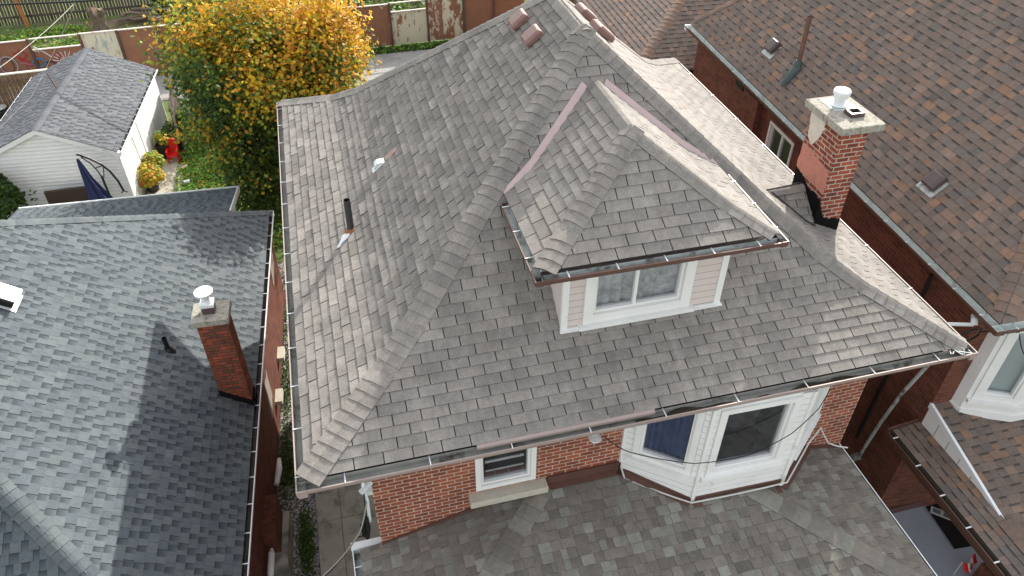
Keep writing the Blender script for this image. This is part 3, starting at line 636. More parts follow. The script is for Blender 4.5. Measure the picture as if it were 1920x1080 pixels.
gutter(W0, El, Er, (0, 1), dormer, wd=.11, dp=.075, mats=('galv', 'brownm'), hang=.6, off=.4)
gutter(W0, (El[0], 2.48, DZ), El, (1, 0), dormer, wd=.10, dp=.075, mats=('galv', 'brownm'), hang=.55, off=.1)
gutter(W0, Er, (Er[0], 2.42, DZ), (-1, 0), dormer, wd=.10, dp=.075, mats=('galv', 'brownm'), hang=.55)
def fz(y): return .83+(y-1.58)*(RH-.83)/(RF-1.58)
for sg in (-1, 1):
    k = MB(); P3 = [(DX+sg*.15, 3.58), (DX+sg*(dw-ci-.05), 2.84), (DX+sg*(dw-.09), 2.60)]
    for wv_, (p, q) in zip((.09, .045), zip(P3[:-1], P3[1:])):
        d = (V(q)-V(p)).normalized(); n = V((d.y, -d.x))*(-sg)*-1
        n = n if n.x*sg > 0 else -n
        a_ = V(p)-n*.05; b_ = V(q)-n*.05; c_ = V(q)+n*wv_; e_ = V(p)+n*(.04 if wv_ > .05 else .09)
        k.poly([(x.x, x.y, fz(x.y)+.022+(.02 if i < 2 else 0)) for i, x in enumerate((a_, b_, c_, e_))])
        k.poly([(x.x, x.y, fz(x.y)+.026-o) for x, o in ((c_, 0), (e_, 0), (e_, .03), (c_, .03))])
    k.build('valley_flashing', 'pink2', dormer)
# chimney on the right slope
cx0, cx1, cy0, cy1 = 8.05, 8.49, 2.73, 3.5
k = MB(); k.box((cx0, cy0, -3), (cx1, cy1, 2.02)); ch = k.build('chimney', 'chim', HM)
k = MB(); k.box((7.94, 2.59, 2.021), (8.63, 3.58, 2.135)); k.build('chimney_cap', 'conccap', ch, bevel=.015, merge=True)
def rag(pts, n=5, amp=.03, seed=0):
    r = random.Random(seed); out = []
    for i in range(len(pts)):
        p, q = V(pts[i]), V(pts[(i+1) % len(pts)])
        for j in range(n): out.append(p.lerp(q, j/n)+(V((r.uniform(-amp, amp), r.uniform(-amp, amp))) if j else V((0, 0))))
    return out
def patchx(pts, name, mat, th=.006, **kw):
    k = MB(); k.prism([(cx0-.0005, a, b) for a, b in rag(pts, **kw)], (-th, 0, 0), 0); k.build(name, mat, ch)
def patchy(pts, name, mat, th=.006, **kw):
    k = MB(); k.prism([(a, cy0-.0005, b) for a, b in rag(pts, **kw)], (0, -th, 0), 0); k.build(name, mat, ch)
patchx([(3.19, 1.66), (3.30, 1.50), (3.44, 1.60), (3.496, 1.99), (3.14, 1.99), (3.1, 1.85)], 'parging', 'terr', amp=.022, seed=3)
patchx([(2.735, .95), (3.496, 1.0), (3.496, 1.42), (3.2, 1.42), (2.9, 1.36), (2.735, 1.3)], 'parging', 'parge', amp=.02, seed=5)
patchx([(2.72, -.1), (3.497, -.1), (3.497, 1.02), (3.3, .96), (3.1, .86), (2.9, .88), (2.72, .82)], 'tar_coat', 'tar', th=.01, amp=.014, seed=8)
patchy([(8.035, -.3), (8.495, -.3), (8.495, .46), (8.3, .48), (8.16, .56), (8.035, .83)], 'tar_coat', 'tar', th=.01, amp=.02, seed=9)
k = MB(); k.box((8.12, 3.1, 2.136), (8.5, 3.5, 2.142)); k.build('flue_plate', 'galv', ch)
k = MB(); k.lathe((8.3, 3.28, 2.142), [(.12, 0), (.13, .01), (.085, .03), (.085, .1), (.105, .11), (.105, .17), (.125, .18), (.125, .215), (.11, .235), (.02, .25)], seg=24); k.build('flue_cowl', 'whitem', ch)
k = MB(); a, b, c, d = 8.23, 8.45, 2.86, 3.05
for q in (((a, c), (b, c+.03)), ((a, d-.03), (b, d)), ((a, c+.03), (a+.03, d-.03)), ((b-.03, c+.03), (b, d-.03))): k.box((*q[0], 2.136), (*q[1], 2.2))
k.box((a+.03, c+.03, 2.137), (b-.03, d-.03, 2.142), 1); k.build('flue_liner', ['dkvent', 'black'], ch)
# cricket behind the chimney
rz = lambda x: .83+(7.4-x)*((RH-.83)/(7.4-RX)) if x < 7.4 else (.51+(7.88-x)*(.32/.48) if x < 7.88 else (9-x)*.51/1.12)
k = MB(); zr = .86; xr_ = 7.36
shingles(k, [(xr_+.1, 2.78, rz(8.05)+.04), (8.05, 2.72, rz(8.05)+.03), (8.05, 3.22, zr), (xr_, 3.2, zr)], 'tab', .14, 77)
shingles(k, [(8.05, 3.75, rz(8.05)+.02), (xr_+.1, 3.7, rz(8.05)+.02), (xr_, 3.2, zr), (8.05, 3.22, zr)], 'tab', .14, 78)
ck = k.build('cricket', 'main_sh', HM)
h = MB(); caps(h, (8.03, 3.21, zr), (xr_+.05, 3.2, zr), (0, -1, 1.1), (0, 1, 1.1), seed=79, w=.13, exp=.13); h.build('ridge_cap', 'main_sh', ck)
k = MB(); k.tube([(8.0, 2.62, .47), (7.8, 2.63, .60), (7.55, 2.8, .80), (7.35, 3.0, .95)], .012, seg=6); k.build('sealant_bead', 'cable', ck)
# vents and pipes on the left slope
mL = (RH-.83)/(RX-1.62); nL = (-mL, 0, 1); lz = lambda x: .83+(x-1.62)*mL
for (x, y) in ((4.08, 5.62), (4.1, 4.92)): roof_vent(W0, HM, (x, y, lz(x)), (0, 1, 0), nL, 'mauve', .30, .12, fl=.02, flange='mauve')
mR = (RH-.83)/(9-RX-1.6)
for (x, y) in ((5.14, 5.72), (5.14, 5.0)): roof_vent(W0, HM, (x, y, RH-(x-RX)*mR), (0, 1, 0), (mR, 0, 1), 'mauve', .34, .13, fl=.02, flange='mauve')
px, py = 1.07, 4.237; pzb = .51*px/1.14
k = MB(); k.tube([(px, py, pzb-.05), (px+.012, py, 1.03)], .052, seg=20, cap=False); k.tube([(px+.012, py, 1.03), (px+.011, py, .9)], .043, mi=1, seg=20, cap=False)
k.lathe((px+.012, py, 1.028), [(.043, 0), (.052, 0)], seg=20, cap=False); k.poly([(px+.012+.043*cos(t*pi/8), py+.043*sin(t*pi/8), .92) for t in range(16)], 1); vp = k.build('vent_pipe', ['pipe', 'black'], HM)
k = MB(); k.lathe((px, py, pzb-.03), [(.11, -.02), (.085, .04), (.06, .075), (.053, .08)], seg=18, cap=False); k.build('collar', 'rust', vp)
k = MB(); pf = [(1.05, 4.18), (.99, 4.22), (.93, 4.19), (.9, 4.1), (.85, 4.01), (.83, 3.96), (.87, 3.96), (.92, 4.03), (1.0, 4.07), (1.04, 4.12)]
k.prism([(a, b, .51*a/1.14+.012) for a, b in pf], (0, 0, .012), 0); k.build('foil_patch', 'galvb', vp)
k = MB(); gx, gy = 1.70, 5.35; gz = lz(gx)
def gp(u, v, n_): 
    N_ = V(nL).normalized(); U_ = V((0, 1, 0)); V_ = N_.cross(U_); V_ = V_ if V_.z > 0 else -V_; return V((gx, gy, gz))+U_*u+V_*v+N_*n_
pf2 = []
for i in range(9):
    t = i/8*pi/2*1.1; pf2.append((-.10+.14*sin(t), .02+.10*(1-cos(t))*0+.10*cos(t) if i else .1))
prof = [(-.08, .0), (-.09, .055), (-.055, .08), (0, .08), (.065, .045), (.09, .0)]
for i in range(len(prof)-1): k.poly([gp(-.07, *prof[i]), gp(.07, *prof[i]), gp(.07, *prof[i+1]), gp(-.07, *prof[i+1])])
for sx in (-.07, .07): k.poly([gp(sx, *q) for q in prof])
gn = k.build('exhaust_hood', 'galvb', HM, merge=True); k = MB(); k.prism([gp(-.075, -.17, .012), gp(.075, -.17, .012), gp(.08, .1, .012), gp(-.08, .1, .012)], V(nL).normalized()*.004); k.build('flange', 'galvb', gn)
k = MB(); k.poly([gp(-.065, -.094, .015), gp(.065, -.094, .015), gp(.06, -.096, .05), gp(-.06, -.096, .05)]); k.build('opening', 'black', gn)
k = MB(); k.prism([gp(-.07, .13, .012), gp(.07, .13, .012), gp(.06, .36, .01), gp(-.05, .38, .01)], V(nL).normalized()*.006); k.build('shingle_patch', 'rustsh', HM)
# lamp and mast on the front wall
k = MB(); k.lathe((3.86, .69, -1.07), [(.0, -.04), (.06, -.02), (.085, .02), (.085, .045), (.03, .06)], seg=16); k.box((3.81, .72, -1.06), (3.91, .78, -.98)); k.build('wall_lamp', 'whitem', HM)
k = MB(); k.tube([(.74, .70, -.15), (.735, .68, -.75), (.70, .64, -.98), (.72, .62, -1.25), (.70, .6, -1.7)], .022, seg=10); k.box((.68, .66, -1.22), (.80, .80, -1.14)); k.tube([(.8, .7, -1.0), (.66, .58, -1.02)], .04, seg=10); k.build('service_mast', 'galvb', HM)

def hip_house(fr, rt, W, L, m, style, mat, exp=.143, seed=0, faces='lfrb', st=.11, capw=.16, hot=(0, .2), capexp=.15, ridge='y', rough=.3):
    """hip roof over local 0..W by 0..L, ridge along y"""
    hw = min(W, L)/2; z = hw*m
    a, b, c, d = (0, 0, 0), (W, 0, 0), (W, L, 0), (0, L, 0); p, q = (W/2, hw, z), (W/2, L-hw, z)
    mb = MB(fr)
    if 'f' in faces: shingles(mb, [a, b, p], style, exp, seed+1, start=st)
    if 'r' in faces: shingles(mb, [b, c, q, p], style, exp, seed+2, start=st)
    if 'b' in faces: shingles(mb, [c, d, q], style, exp, seed+3, start=st)
    if 'l' in faces: shingles(mb, [d, a, p, q], style, exp, seed+4, start=st)
    ro = mb.build('roof', mat, rt)
    nl, nf, nr_, nb = (-m, 0, 1), (0, -m, 1), (m, 0, 1), (0, m, 1)
    for i, (A_, B_, n1, n2, nm) in enumerate(((a, p, nl, nf, 'hip_cap'), (b, p, nr_, nf, 'hip_cap'), (c, q, nr_, nb, 'hip_cap'), (d, q, nl, nb, 'hip_cap'), (p, q, nl, nr_, 'ridge_cap'))):
        A2 = V(A_); B2 = V(B_)
        if nm == 'hip_cap': A2 = A2+(B2-A2)*.035
        h = MB(fr); caps(h, A2, B2, n1, n2, exp=capexp, w=capw, seed=seed+10+i, hot=hot, rough=rough); h.build(nm, mat, ro)
    return ro

# ------------------------------------------------------------------ left neighbour
thL = R(3.22); LO = (-.723, 11.53, -3.65); LL = 12.3; LW = 8.4
FL = F(LO, thL); FLr = F(FL(-LW, -LL, 0), thL)
HL = root('slate_roofed_house', FL(-4.2, -6, G-LO[2]), 'low brick house under a slate grey hip roof, left of the taupe roofed house', 'house', thL)
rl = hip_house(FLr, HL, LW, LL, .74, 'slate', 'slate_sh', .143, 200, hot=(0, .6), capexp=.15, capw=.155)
gutter(FL, (0, -LL, 0), (0, 0, 0), (-1, 0), HL, wd=.11, dp=.12, mats=('darkgut', 'whitem'), hang=.55, off=.2, hw=.016)
gutter(FL, (0, 0, 0), (-8.4, 0, 0), (0, -1), HL, wd=.09, mats=('darkgut', 'whitem'), hang=0)
k = MB(FL); k.wall((-.2, -LL+.4), (-.2, -.3), G-LO[2], -.1, .2); k.wall((-.2, -.1), (-8.2, -.1), G-LO[2], -.1, .2); k.build('wall', 'brick_left', HL)
k = MB(FL); k.box((-.3, -LL+.3, -.13), (-.02, -.02, -.11)); k.build('soffit', 'wood_dk', HL)
for y in (-4.4, -3.0): k = MB(FL); k.box((-.21, y-.2, -2.2), (-.04, y+.2, -2.08)); k.build('stone_sill', 'stone', HL)
for y, z0, z1, l in ((-4.9, -1.9, -1.1, .35), (-10.2, -2.4, -.9, .5), (-.9, -1.3, -.5, .5)):
    k = MB(FL); k.prism([(-.199, a, b) for a, b in rag([(y-l, z0), (y+l*.6, z0+.1), (y+l, z1), (y-l*.5, z1)], 5, .05, 4)], (.008, 0, 0), 0); k.build('render_patch', 'parge_grey', HL)
k = MB(FL); k.box((-.21, -8.35, G-LO[2]), (.04, -7.5, -1.55)); k.build('wall_pier', 'brick_left', HL)
k = MB(FL); k.box((-.21, -8.6, G-LO[2]), (.16, -7.45, G-LO[2]+.55)); k.build('footing', 'concrete', HL, bevel=.02, merge=True)
k = MB(FL); k.tube([(-.08, -9.05, -1.9), (-.08, -8.95, -1.9), (-.08, -8.55, -1.9), (-.08, -8.45, -1.9)], [.03, .06, .06, .03], seg=14); k.tube([(-.12, -8.75, -1.95), (-.12, -8.75, -2.7)], .02); k.build('gas_meter', 'white', HL)
k = MB(FL); k.tube([(-.13, -6.7, -2.3), (-.08, -6.35, -2.25), (-.1, -6.05, -2.3)], [.05, .07, .04], seg=10); k.build('vent_hood', 'white', HL)
k = MB(FL); k.tube([(-.16, -10.6, -.12), (-.17, -10.6, -1.2), (-.17, -10.55, -2.7)], .04, seg=10); k.build('downspout', 'whitem', HL)
k = MB(FL); k.box((-.6, -6.65, -.2), (-.1, -6.27, 2.18)); c2 = k.build('chimney', 'chim_old', HL)
k = MB(FL); k.box((-.66, -6.72, 2.181), (-.05, -6.2, 2.30)); k.build('chimney_cap', 'conccap', c2, bevel=.012, merge=True)
k = MB(FL); k.prism([(-.615, -6.665, .40), (-.085, -6.665, .0), (-.085, -6.665, .22), (-.615, -6.665, .60)], (0, .014, 0), 0); k.prism([(-.085, -6.65, -.1), (-.085, -6.25, -.1), (-.085, -6.25, .2), (-.085, -6.65, .2)], (-.014, 0, 0), 0); k.build('tar_coat', 'tar', c2)
k = MB(FL); k.box((-.47, -6.54, 2.301), (-.27, -6.36, 2.44)); k.build('flue_box', 'dkvent', c2)
k = MB(FL); k.prism([(-.48, -6.55, 2.441), (-.26, -6.55, 2.441), (-.26, -6.35, 2.441), (-.48, -6.35, 2.441)], (0, 0, .06)); k.lathe((-.37, -6.45, 2.50), [(.1, 0), (.07, .05), (.07, .12), (.09, .14), (.09, .18), (.15, .2), (.155, .23), (.03, .25)], seg=24); k.build('flue_cowl', 'whitem', c2)
mz = lambda x: -x*.74
k = MB(FL); k.tube([(-1.44, -5.92, mz(-1.44)-.05), (-1.44, -5.92, mz(-1.44)+.3)], .042, seg=16, cap=False); k.poly([(-1.44+.04*cos(t*pi/8), -5.92+.04*sin(t*pi/8), mz(-1.44)+.24) for t in range(16)], 1); k.lathe((-1.44, -5.92, mz(-1.44)-.03), [(.12, -.05), (.075, .05), (.05, .1)], seg=16, cap=False); k.build('vent_pipe', ['black', 'black'], HL)
nL2 = (.74, 0, 1)
rvn = roof_vent(FL, HL, (-3.6, -5.95, mz(-3.6)), (0, 1, 0), nL2, 'black', .34, .17, fl=.07, flange='whitem')
N3 = V(nL2).normalized(); V3 = V((-1, 0, .74)).normalized(); c3 = V((-3.6, -5.95, mz(-3.6)))+N3*.172; k = MB(FL); k.prism([c3+V((0, -.17, 0))-V3*.2, c3+V((0, .17, 0))-V3*.2, c3+V((0, .17, 0))+V3*.17, c3+V((0, -.17, 0))+V3*.17], N3*.015, 0); k.build('vent_lid', 'whitem', rvn)
# rear wing
ew = MB(FL); shingles(ew, [(-1.05, 1.65, -.2), (-6.5, 1.65, -.2), (-6.5, -.1, .16), (-1.05, -.1, .16)], 'slate', .143, 260, start=.05); wing = ew.build('wing_roof', 'slate_sh', HL)
k = MB(FL); k.box((-6.4, -.1, G-LO[2]), (-1.2, 1.45, -.25)); k.build('wing_wall', 'white', HL)
k = MB(FL); k.prism([(-1.04, 1.67, -.34), (-1.04, 1.67, -.18), (-1.04, -.05, .18), (-1.04, -.05, .02)], (.035, 0, 0)); k.box((-6.5, 1.66, -.3), (-1.0, 1.70, -.19)); k.build('fascia', 'whitem', wing)

# ------------------------------------------------------------------ right neighbour
thR = R(2.64); RO = (9.883, .512, -.3); FR = F(RO, thR)
HR = root('brown_roofed_house', FR(5, 6, G-RO[2]), 'tall dark brick house under a big brown blend hip roof on the right side', 'house', thR)
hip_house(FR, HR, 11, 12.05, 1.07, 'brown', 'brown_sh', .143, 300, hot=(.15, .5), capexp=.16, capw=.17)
gutter(FR, (0, 12.05, 0), (0, 0, 0), (1, 0), HR, wd=.15, dp=.08, mats=('galvgut', 'brownm'), hang=.62, hw=.02, off=.5)
gutter(FR, (0, 0, 0), (11, 0, 0), (0, 1), HR, wd=.15, dp=.08, mats=('galvgut', 'brownm'), hang=.62, hw=.02, off=.35)
gutter(FR, (3, 12.05, 0), (0, 12.05, 0), (0, -1), HR, wd=.12, mats=('galvb', 'whitem'), hang=0)
k = MB(FR); k.box((.1, .1, -.16), (10.9, .6, -.13)); k.box((.1, .6, -.16), (.3, 11.95, -.13)); k.build('soffit', 'brownm', HR)
wh = (11.5-7.25, 11.5-6.3, -1.75, -.42)
k = MB(FR); zb2 = G-RO[2]
wall_hole(k, (.2, 11.5), (.2, .56+.22), zb2, -.14, .22, [wh])
k.wall((10.6, 11.5), (.42, 11.5), zb2, -.14, .22); k.wall((10.6, .8), (10.6, 11.3), zb2, -.14, .22); wsd = k.build('wall', 'brick_dk', HR)
k = MB(FR); wall_hole(k, (.2, .56), (10.6, .56), zb2, -.14, .22, [(.7, 3.4, -2.0, -.3)]); k.build('front_wall', 'brick_dk', HR)
window(FR, HR, (.2, 11.5), (.2, .56), wh[0], wh[1], wh[2], wh[3], mull=.5, behind='room', trim=.05)
k = MB(FR); k.box((.05, 7.75, zb2), (.21, 8.45, -.14)); k.build('brick_pilaster', 'brick_dk', HR)
k = MB(FR); k.box((.18, 8.75, -.36), (.199, 9.15, -.14)); k.build('soffit_gap', 'black', HR)
# bay of the right neighbour
P0, P1, P2, P3 = (10.47, 1.07), (10.5, .86), (11.24, .50), (12.3, .47)
bm_ = MB(); zb3, zt3 = -2.62, -.47; hs = {P0: None, P1: (.2, .68, -2.1, -.68), P2: (.2, .9, -2.1, -.68)}
for a, b in ((P0, P1), (P1, P2), (P2, P3), (P3, (12.9, 1.07))): wall_hole(bm_, a, b, zb3, zt3, .09, [hs[a]] if hs.get(a) else [])
for i, (a, b) in enumerate(((P0, P1), (P1, P2), (P2, P3))):
    d = (V(b)-V(a)).normalized(); n = V((d.y, -d.x)); a_, b_ = V(a)+n*.03, V(b)+n*.03+d*.012; bm_.prism([(*a, zb3), (*b, zb3), (*b_, zb3), (*a_, zb3)], (0, 0, .13), 0)
bo = bm_.build('bay_window', 'white', HR)
for a, b, bh in ((P1, P2, 'blind'), (P2, P3, 'blind')): window(W0, HR, a, b, *hs[a], behind=bh, trim=.12, proud=.025)
# vents on the big brown slope
nR2 = (-1.07, 0, 1); rzz = lambda x: x*1.07
roof_vent(FR, HR, (.66, 8.62, rzz(.66)), (0, 1, 0), nR2, 'dkvent', .3, .15, fl=.09, flange='galv')
roof_vent(FR, HR, (.68, 2.82, rzz(.68)), (0, 1, 0), nR2, 'dkvent', .3, .14, fl=.09, flange='galv')
k = MB(FR); bx, by = .62, 7.48; k.tube([(bx, by, rzz(bx)-.1), (bx+.0, by+.02, rzz(bx)+1.16)], .05, seg=16, cap=False); k.poly([(bx+.045*cos(t*pi/8), by+.02+.045*sin(t*pi/8), rzz(bx)+1.05) for t in range(16)], 1)
vp2 = k.build('vent_pipe', ['rustpipe', 'black'], HR)
k = MB(FR); k.tube([(bx-.28, by-.05, rzz(bx-.28)+.015), (bx-.12, by-.02, rzz(bx-.1)+.03), (bx, by, rzz(bx)+.06), (bx, by+.005, rzz(bx)+.24)], [.07, .095, .1, .062], seg=16); k.build('pipe_boot', 'boot', vp2)
# porch of the right neighbour
gx0, gzr = 9.5, -3.1
k = MB(); k_pts = [(gx0, 1.1, gzr), (gx0, -3.4, gzr), (10.12, -3.4, gzr+.10), (10.12, 1.1, gzr+.10)]
shingles(k, k_pts, 'brown', .15, 350, start=.1)
psl = .27; pzz = lambda y: -2.5-psl*(1.08-y)
shingles(k, [(10.12, -3.2, pzz(-3.2)), (14.5, -3.2, pzz(-3.2)), (14.5, 1.08, pzz(1.08)), (10.12, 1.08, pzz(1.08))], 'brown', .143, 352)
ppr = k.build('porch_roof', 'brown_sh', HR)
gutter(W0, (gx0, 1.1, gzr+.01), (gx0, -3.4, gzr+.01), (1, 0), ppr, wd=.11, dp=.11, mats=('gutold', 'brownm'), hang=.6, hw=.022, off=.15)
k = MB(); k.prism([(10.13, 1.06, gzr+.08), (10.13, -.92, gzr+.08), (10.13, -.92, pzz(-.92)-.0), (10.13, 1.06, pzz(1.06)-.0)], (-.02, 0, 0)); gs_ = k.build('gable_siding', 'white', ppr)
for y_ in (.75, .45, .15, -.15, -.45): k = MB(); k.box((10.104, y_, gzr+.09), (10.109, y_+.012, pzz(y_)-.1)); k.build('joint', 'shade_joint', gs_)
k = MB(); k.prism([(10.14, 1.08, pzz(1.08)-.10), (10.14, -1.05, pzz(-1.05)-.06), (10.14, -1.05, pzz(-1.05)+.016), (10.14, 1.08, pzz(1.08)+.016)], (-.05, 0, 0)); k.build('rake_board', 'whitem', ppr)
h = MB(); caps(h, (10.12, -3.3, gzr+.1), (10.12, -.95, gzr+.1), (-.15, 0, 1), (0, -.27, 1), exp=.3, w=.15, seed=360, hot=(.2, .6), bulge=.005); h.build('hip_cap', 'brown_sh', ppr)
k = MB(); k.prism([(9.52, 1.12, gzr-.1), (10.1, 1.12, gzr-.1), (10.1, 1.12, gzr+.13), (9.52, 1.12, gzr+.04)], (0, .03, 0)); k.build('eave_return', 'brownm', ppr)
k = MB(); k.box((9.62, -3.3, gzr-.3), (9.78, .95, gzr-.1)); k.build('porch_beam', 'brownm', HR)
zf = -5.8
k = MB(); k.box((9.7, -3.5, G), (14, 1.05, zf)); k.build('porch_floor', 'plank', HR)
k = MB(); k.box((10.12, 1.01, zf+.001), (14, 1.06, zf+.2)); k.box((11.45, .98, zf+.2), (12.4, 1.055, zf+.3)); k.build('baseboard', 'brownm', HR)
k = MB(); k.box((10.9, -3.5, zf), (11.5, -.62, zf+.75)); k.build('porch_parapet', 'brick_dk', HR)
k = MB(); k.box((10.75, 1.03, -4.45), (11.25, 1.075, -4.3)); k.build('stone_lintel', 'stone', HR)
k = MB(); k.tube([(9.97, .95, -.56), (9.99, 1.0, -.5), (10.06, 1.08, -.5)], .05, seg=12); k.tube([(9.97, .96, -.56), (9.72, 1.15, -.66), (9.62, 1.3, -.9)], .03, seg=10); k.build('service_elbow', 'galvb', HR)
k = MB()
cd_ = [(9.93, 1.2, -1.2), (9.93, 1.33, -1.85), (9.93, 1.52, -2.7), (9.93, 1.64, -3.55), (9.93, 1.72, -4.3), (9.93, 1.75, -4.7)]
k.tube(cd_, .032, seg=10); k.tube([cd_[-1], (9.85, 1.78, -4.78), (9.8, 1.82, -4.9)], .07, seg=12); k.build('conduit', 'galv', HR)
k = MB(); k.tube([(10.08, 2.1, -.5), (10.06, 2.05, -2.4), (10.06, 2.1, -4.6)], .035, seg=8); k.build('drain_pipe', 'black', HR)

# ------------------------------------------------------------------ brown roofed building behind
RR = (9.054, 12.43, -1.5); FB = F(RR, thR)
HB = root('back_house', FB(4, 5, G-RR[2]), 'brown hip roofed house farther back, seen between the two nearer roofs at the top', 'house', thR)
hip_house(FB, HB, 11, 12, .62, 'brown', 'brown_sh', .143, 400, hot=(.15, .5), capexp=.16, capw=.17, st=.05)
gutter(FB, (0, 0, 0), (11, 0, 0), (0, 1), HB, wd=.1, dp=.1, mats=('galv', 'black'), hang=0)
gutter(FB, (0, 12, 0), (0, 0, 0), (1, 0), HB, wd=.1, dp=.1, mats=('galv', 'brownm'), hang=0)
k = MB(FB); k.box((.4, .4, G-RR[2]), (10.6, 11.6, -.05)); k.build('wall', 'brick_dk', HB)

# ------------------------------------------------------------------ garage
thG = R(4.8); GO = (-5.2, 16.75, -4.25); FG = F(GO, thG); gm = .92/2.05; GL = 5.95
HG = root('garage', FG(-2, 3, G-GO[2]), 'small white sided garage with a grey gable roof, in the yard at the upper left', 'garage', thG)
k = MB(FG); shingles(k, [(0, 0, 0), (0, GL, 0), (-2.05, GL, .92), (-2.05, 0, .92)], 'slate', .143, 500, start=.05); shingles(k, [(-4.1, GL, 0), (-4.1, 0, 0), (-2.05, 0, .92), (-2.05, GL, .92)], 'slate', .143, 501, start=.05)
gr = k.build('roof', 'garage_sh', HG)
h = MB(FG); caps(h, (-2.05, GL, .92), (-2.05, 0, .92), (-gm, 0, 1), (gm, 0, 1), seed=505, w=.14); h.build('ridge_cap', 'garage_sh', gr)
gutter(FG, (.05, 0, 0), (.05, GL, 0), (-1, 0), HG, wd=.09, dp=.1, mats=('darkgut', 'whitem'), hang=.42, hw=.02)
gutter(FG, (-4.15, GL, 0), (-4.15, 0, 0), (1, 0), HG, wd=.09, dp=.1, mats=('darkgut', 'whitem'), hang=.42, hw=.02)
zg = G-GO[2]
k = MB(FG); k.box((-4.0, .14, zg), (-.1, GL-.1, -.06)); k.prism([(-4.0, .14, -.06), (-.1, .14, -.06), (-2.05, .14, .82)], (0, GL-.3, 0)); k.build('wall', 'white', HG)
sg = MB(FG); n_ = 24; z_a = zg
while z_a < .8:
    zb_ = z_a+.118; hx = lambda z: (1.95 if z <= -.06 else 1.95*max(.02, (.82-z)/.88)); xa, xb = hx(z_a), hx(zb_)
    sg.poly([(-2.05-xa, .118, z_a), (-2.05+xa, .118, z_a), (-2.05+xb, .134, zb_-.02), (-2.05-xb, .134, zb_-.02)]); sg.poly([(-2.05-xb, .134, zb_-.02), (-2.05+xb, .134, zb_-.02), (-2.05+xb, .134, zb_), (-2.05-xb, .134, zb_)], 1); sg.poly([(-2.05-xa, .139, z_a), (-2.05+xa, .139, z_a), (-2.05+xa, .098, z_a), (-2.05-xa, .098, z_a)]); z_a = zb_  # the second face is a grey strip painting the lap shadow
sg.build('siding', ['white', 'shade_joint'], HG)
k = MB(FG); 
for x0, x1 in ((-4.1, -2.05), (0, -2.05)): k.prism([(x0, -.012, -.16), (x1, -.012, .92-.16+.01), (x1, -.012, .92-.01), (x0, -.012, -.015)], (0, .13, 0))
k.build('rake_board', 'white', HG)
k = MB(FG); k.box((-.16, .08, zg), (-.06, .18, -.08)); k.build('corner_trim', 'white', HG)
for y, z1 in ((1.6, -.35), (2.35, -.15)): k = MB(FG); k.tube([(-.07, y, z1), (-.06, y+.05, -1.2), (-.07, y, -2.1)], .012, seg=6); k.build('wall_cable', 'cable', HG)
k = MB(FG); k.tube([(-2.2, 2.9, .78), (-2.35, 3.0, 1.3)], .022, seg=8); k.build('vent_pipe', 'rustpipe', HG)

# ------------------------------------------------------------------ fences
pf = root('painted_fence', (-1.3, 27.7, G), 'long board fence with peeling brown paint and graffiti beyond the lane', 'fence')
fa, fb = V((-13, 27.3, 0)), V((10.4, 28.2, 0)); fd = (fb-fa).normalized(); fn = V((fd.y, -fd.x, 0))
tops = [(-13, 1.86, .32, 0), (-9.95, 1.45, .3, 0), (-8.1, 1.9, -.13, .9), (-6.72, 1.9, .28, 0), (-5.2, 1.9, .25, 0), (-3.6, 1.5, .1, .2), (-1.9, 1.9, .2, 0), (-.1, 1.9, .3, .1), (1.35, 1.9, .24, 0), (2.75, 1.86, .12, 0), (4.25, 1.5, -.06, .1), (5.9, 1.92, .02, 0), (7.55, 1.95, .2, 0), (8.95, 1.6, .2, 0), (10.4, 0, 0, 0)]
def fp(x, o, z): p = fa+fd*((x-fa.x)/fd.x)+fn*o; return (p.x, p.y, G+z)
for i in range(len(tops)-1):
    x0, hh, cv, bl = tops[i]; x1 = tops[i+1][0]; k = MB(); nb_ = max(1, int((x1-x0)/.135))
    for j in range(nb_):
        a_ = x0+(x1-x0)*j/nb_; b_ = x0+(x1-x0)*(j+1)/nb_-.006; dz = rnd.uniform(-.01, .01); oo = rnd.uniform(0, .006)
        P4 = [fp(a_, oo, .05), fp(b_, oo, .05), fp(b_, oo, hh+dz), fp(a_, oo, hh+dz)]; t_ = (cv+rnd.uniform(-.03, .03), bl*rnd.uniform(.4, 1), 0)
        u = [(a_, .05), (b_, .05), (b_, hh), (a_, hh)]
        k.poly(P4, 0, t_, u); Q = [tuple(V(p)-fn*.025) for p in P4]; k.poly(Q[::-1], 0, t_, u[::-1]); k.poly([P4[3], P4[2], Q[2], Q[3]], 0, t_, [(a_, hh)]*4)
    pn = k.build('fence_panel', 'fence', pf)
    k = MB(); p0_, p1_ = fp(x0, .02, hh+.02), fp(x1, .02, hh+.02); k.bar(p0_, p1_, .09, .035); k.build('cap_rail', 'pale_rail', pn)
    if hh < 1.6: k = MB(); k.bar(fp(x0, 0, 1.9), fp(x1, 0, 1.9), .08, .035); k.build('top_rail', 'pale_rail', pn)
    k = MB(); k.bar(fp(x0, .05, 0), fp(x0, .05, 1.93), .09, .09); k.build('post', 'brownm' if i % 3 else 'wood_dk', pf)
def scribble(pts, r, mat, nm='graffiti'):
    k = MB(); k.tube([fp(x, .018, z) for x, z in pts], r, seg=5); k.build(nm, mat, pf)
def ring(cx, cz, rx, rz_, a0=0, a1=6.28, n=14): return [(cx+rx*cos(a0+(a1-a0)*i/n), cz+rz_*sin(a0+(a1-a0)*i/n)) for i in range(n+1)]
scribble(ring(-10.95, .95, .3, .36), .03, 'gpaint_grey'); scribble(ring(-11.0, .95, .22, .3), .012, 'gpaint_dark')
scribble([(-10.6, 1.45), (-10.45, 1.1), (-10.15, 1.3), (-10.4, 1.5), (-10.55, 1.3), (-10.2, 1.02)], .03, 'gpaint_red')
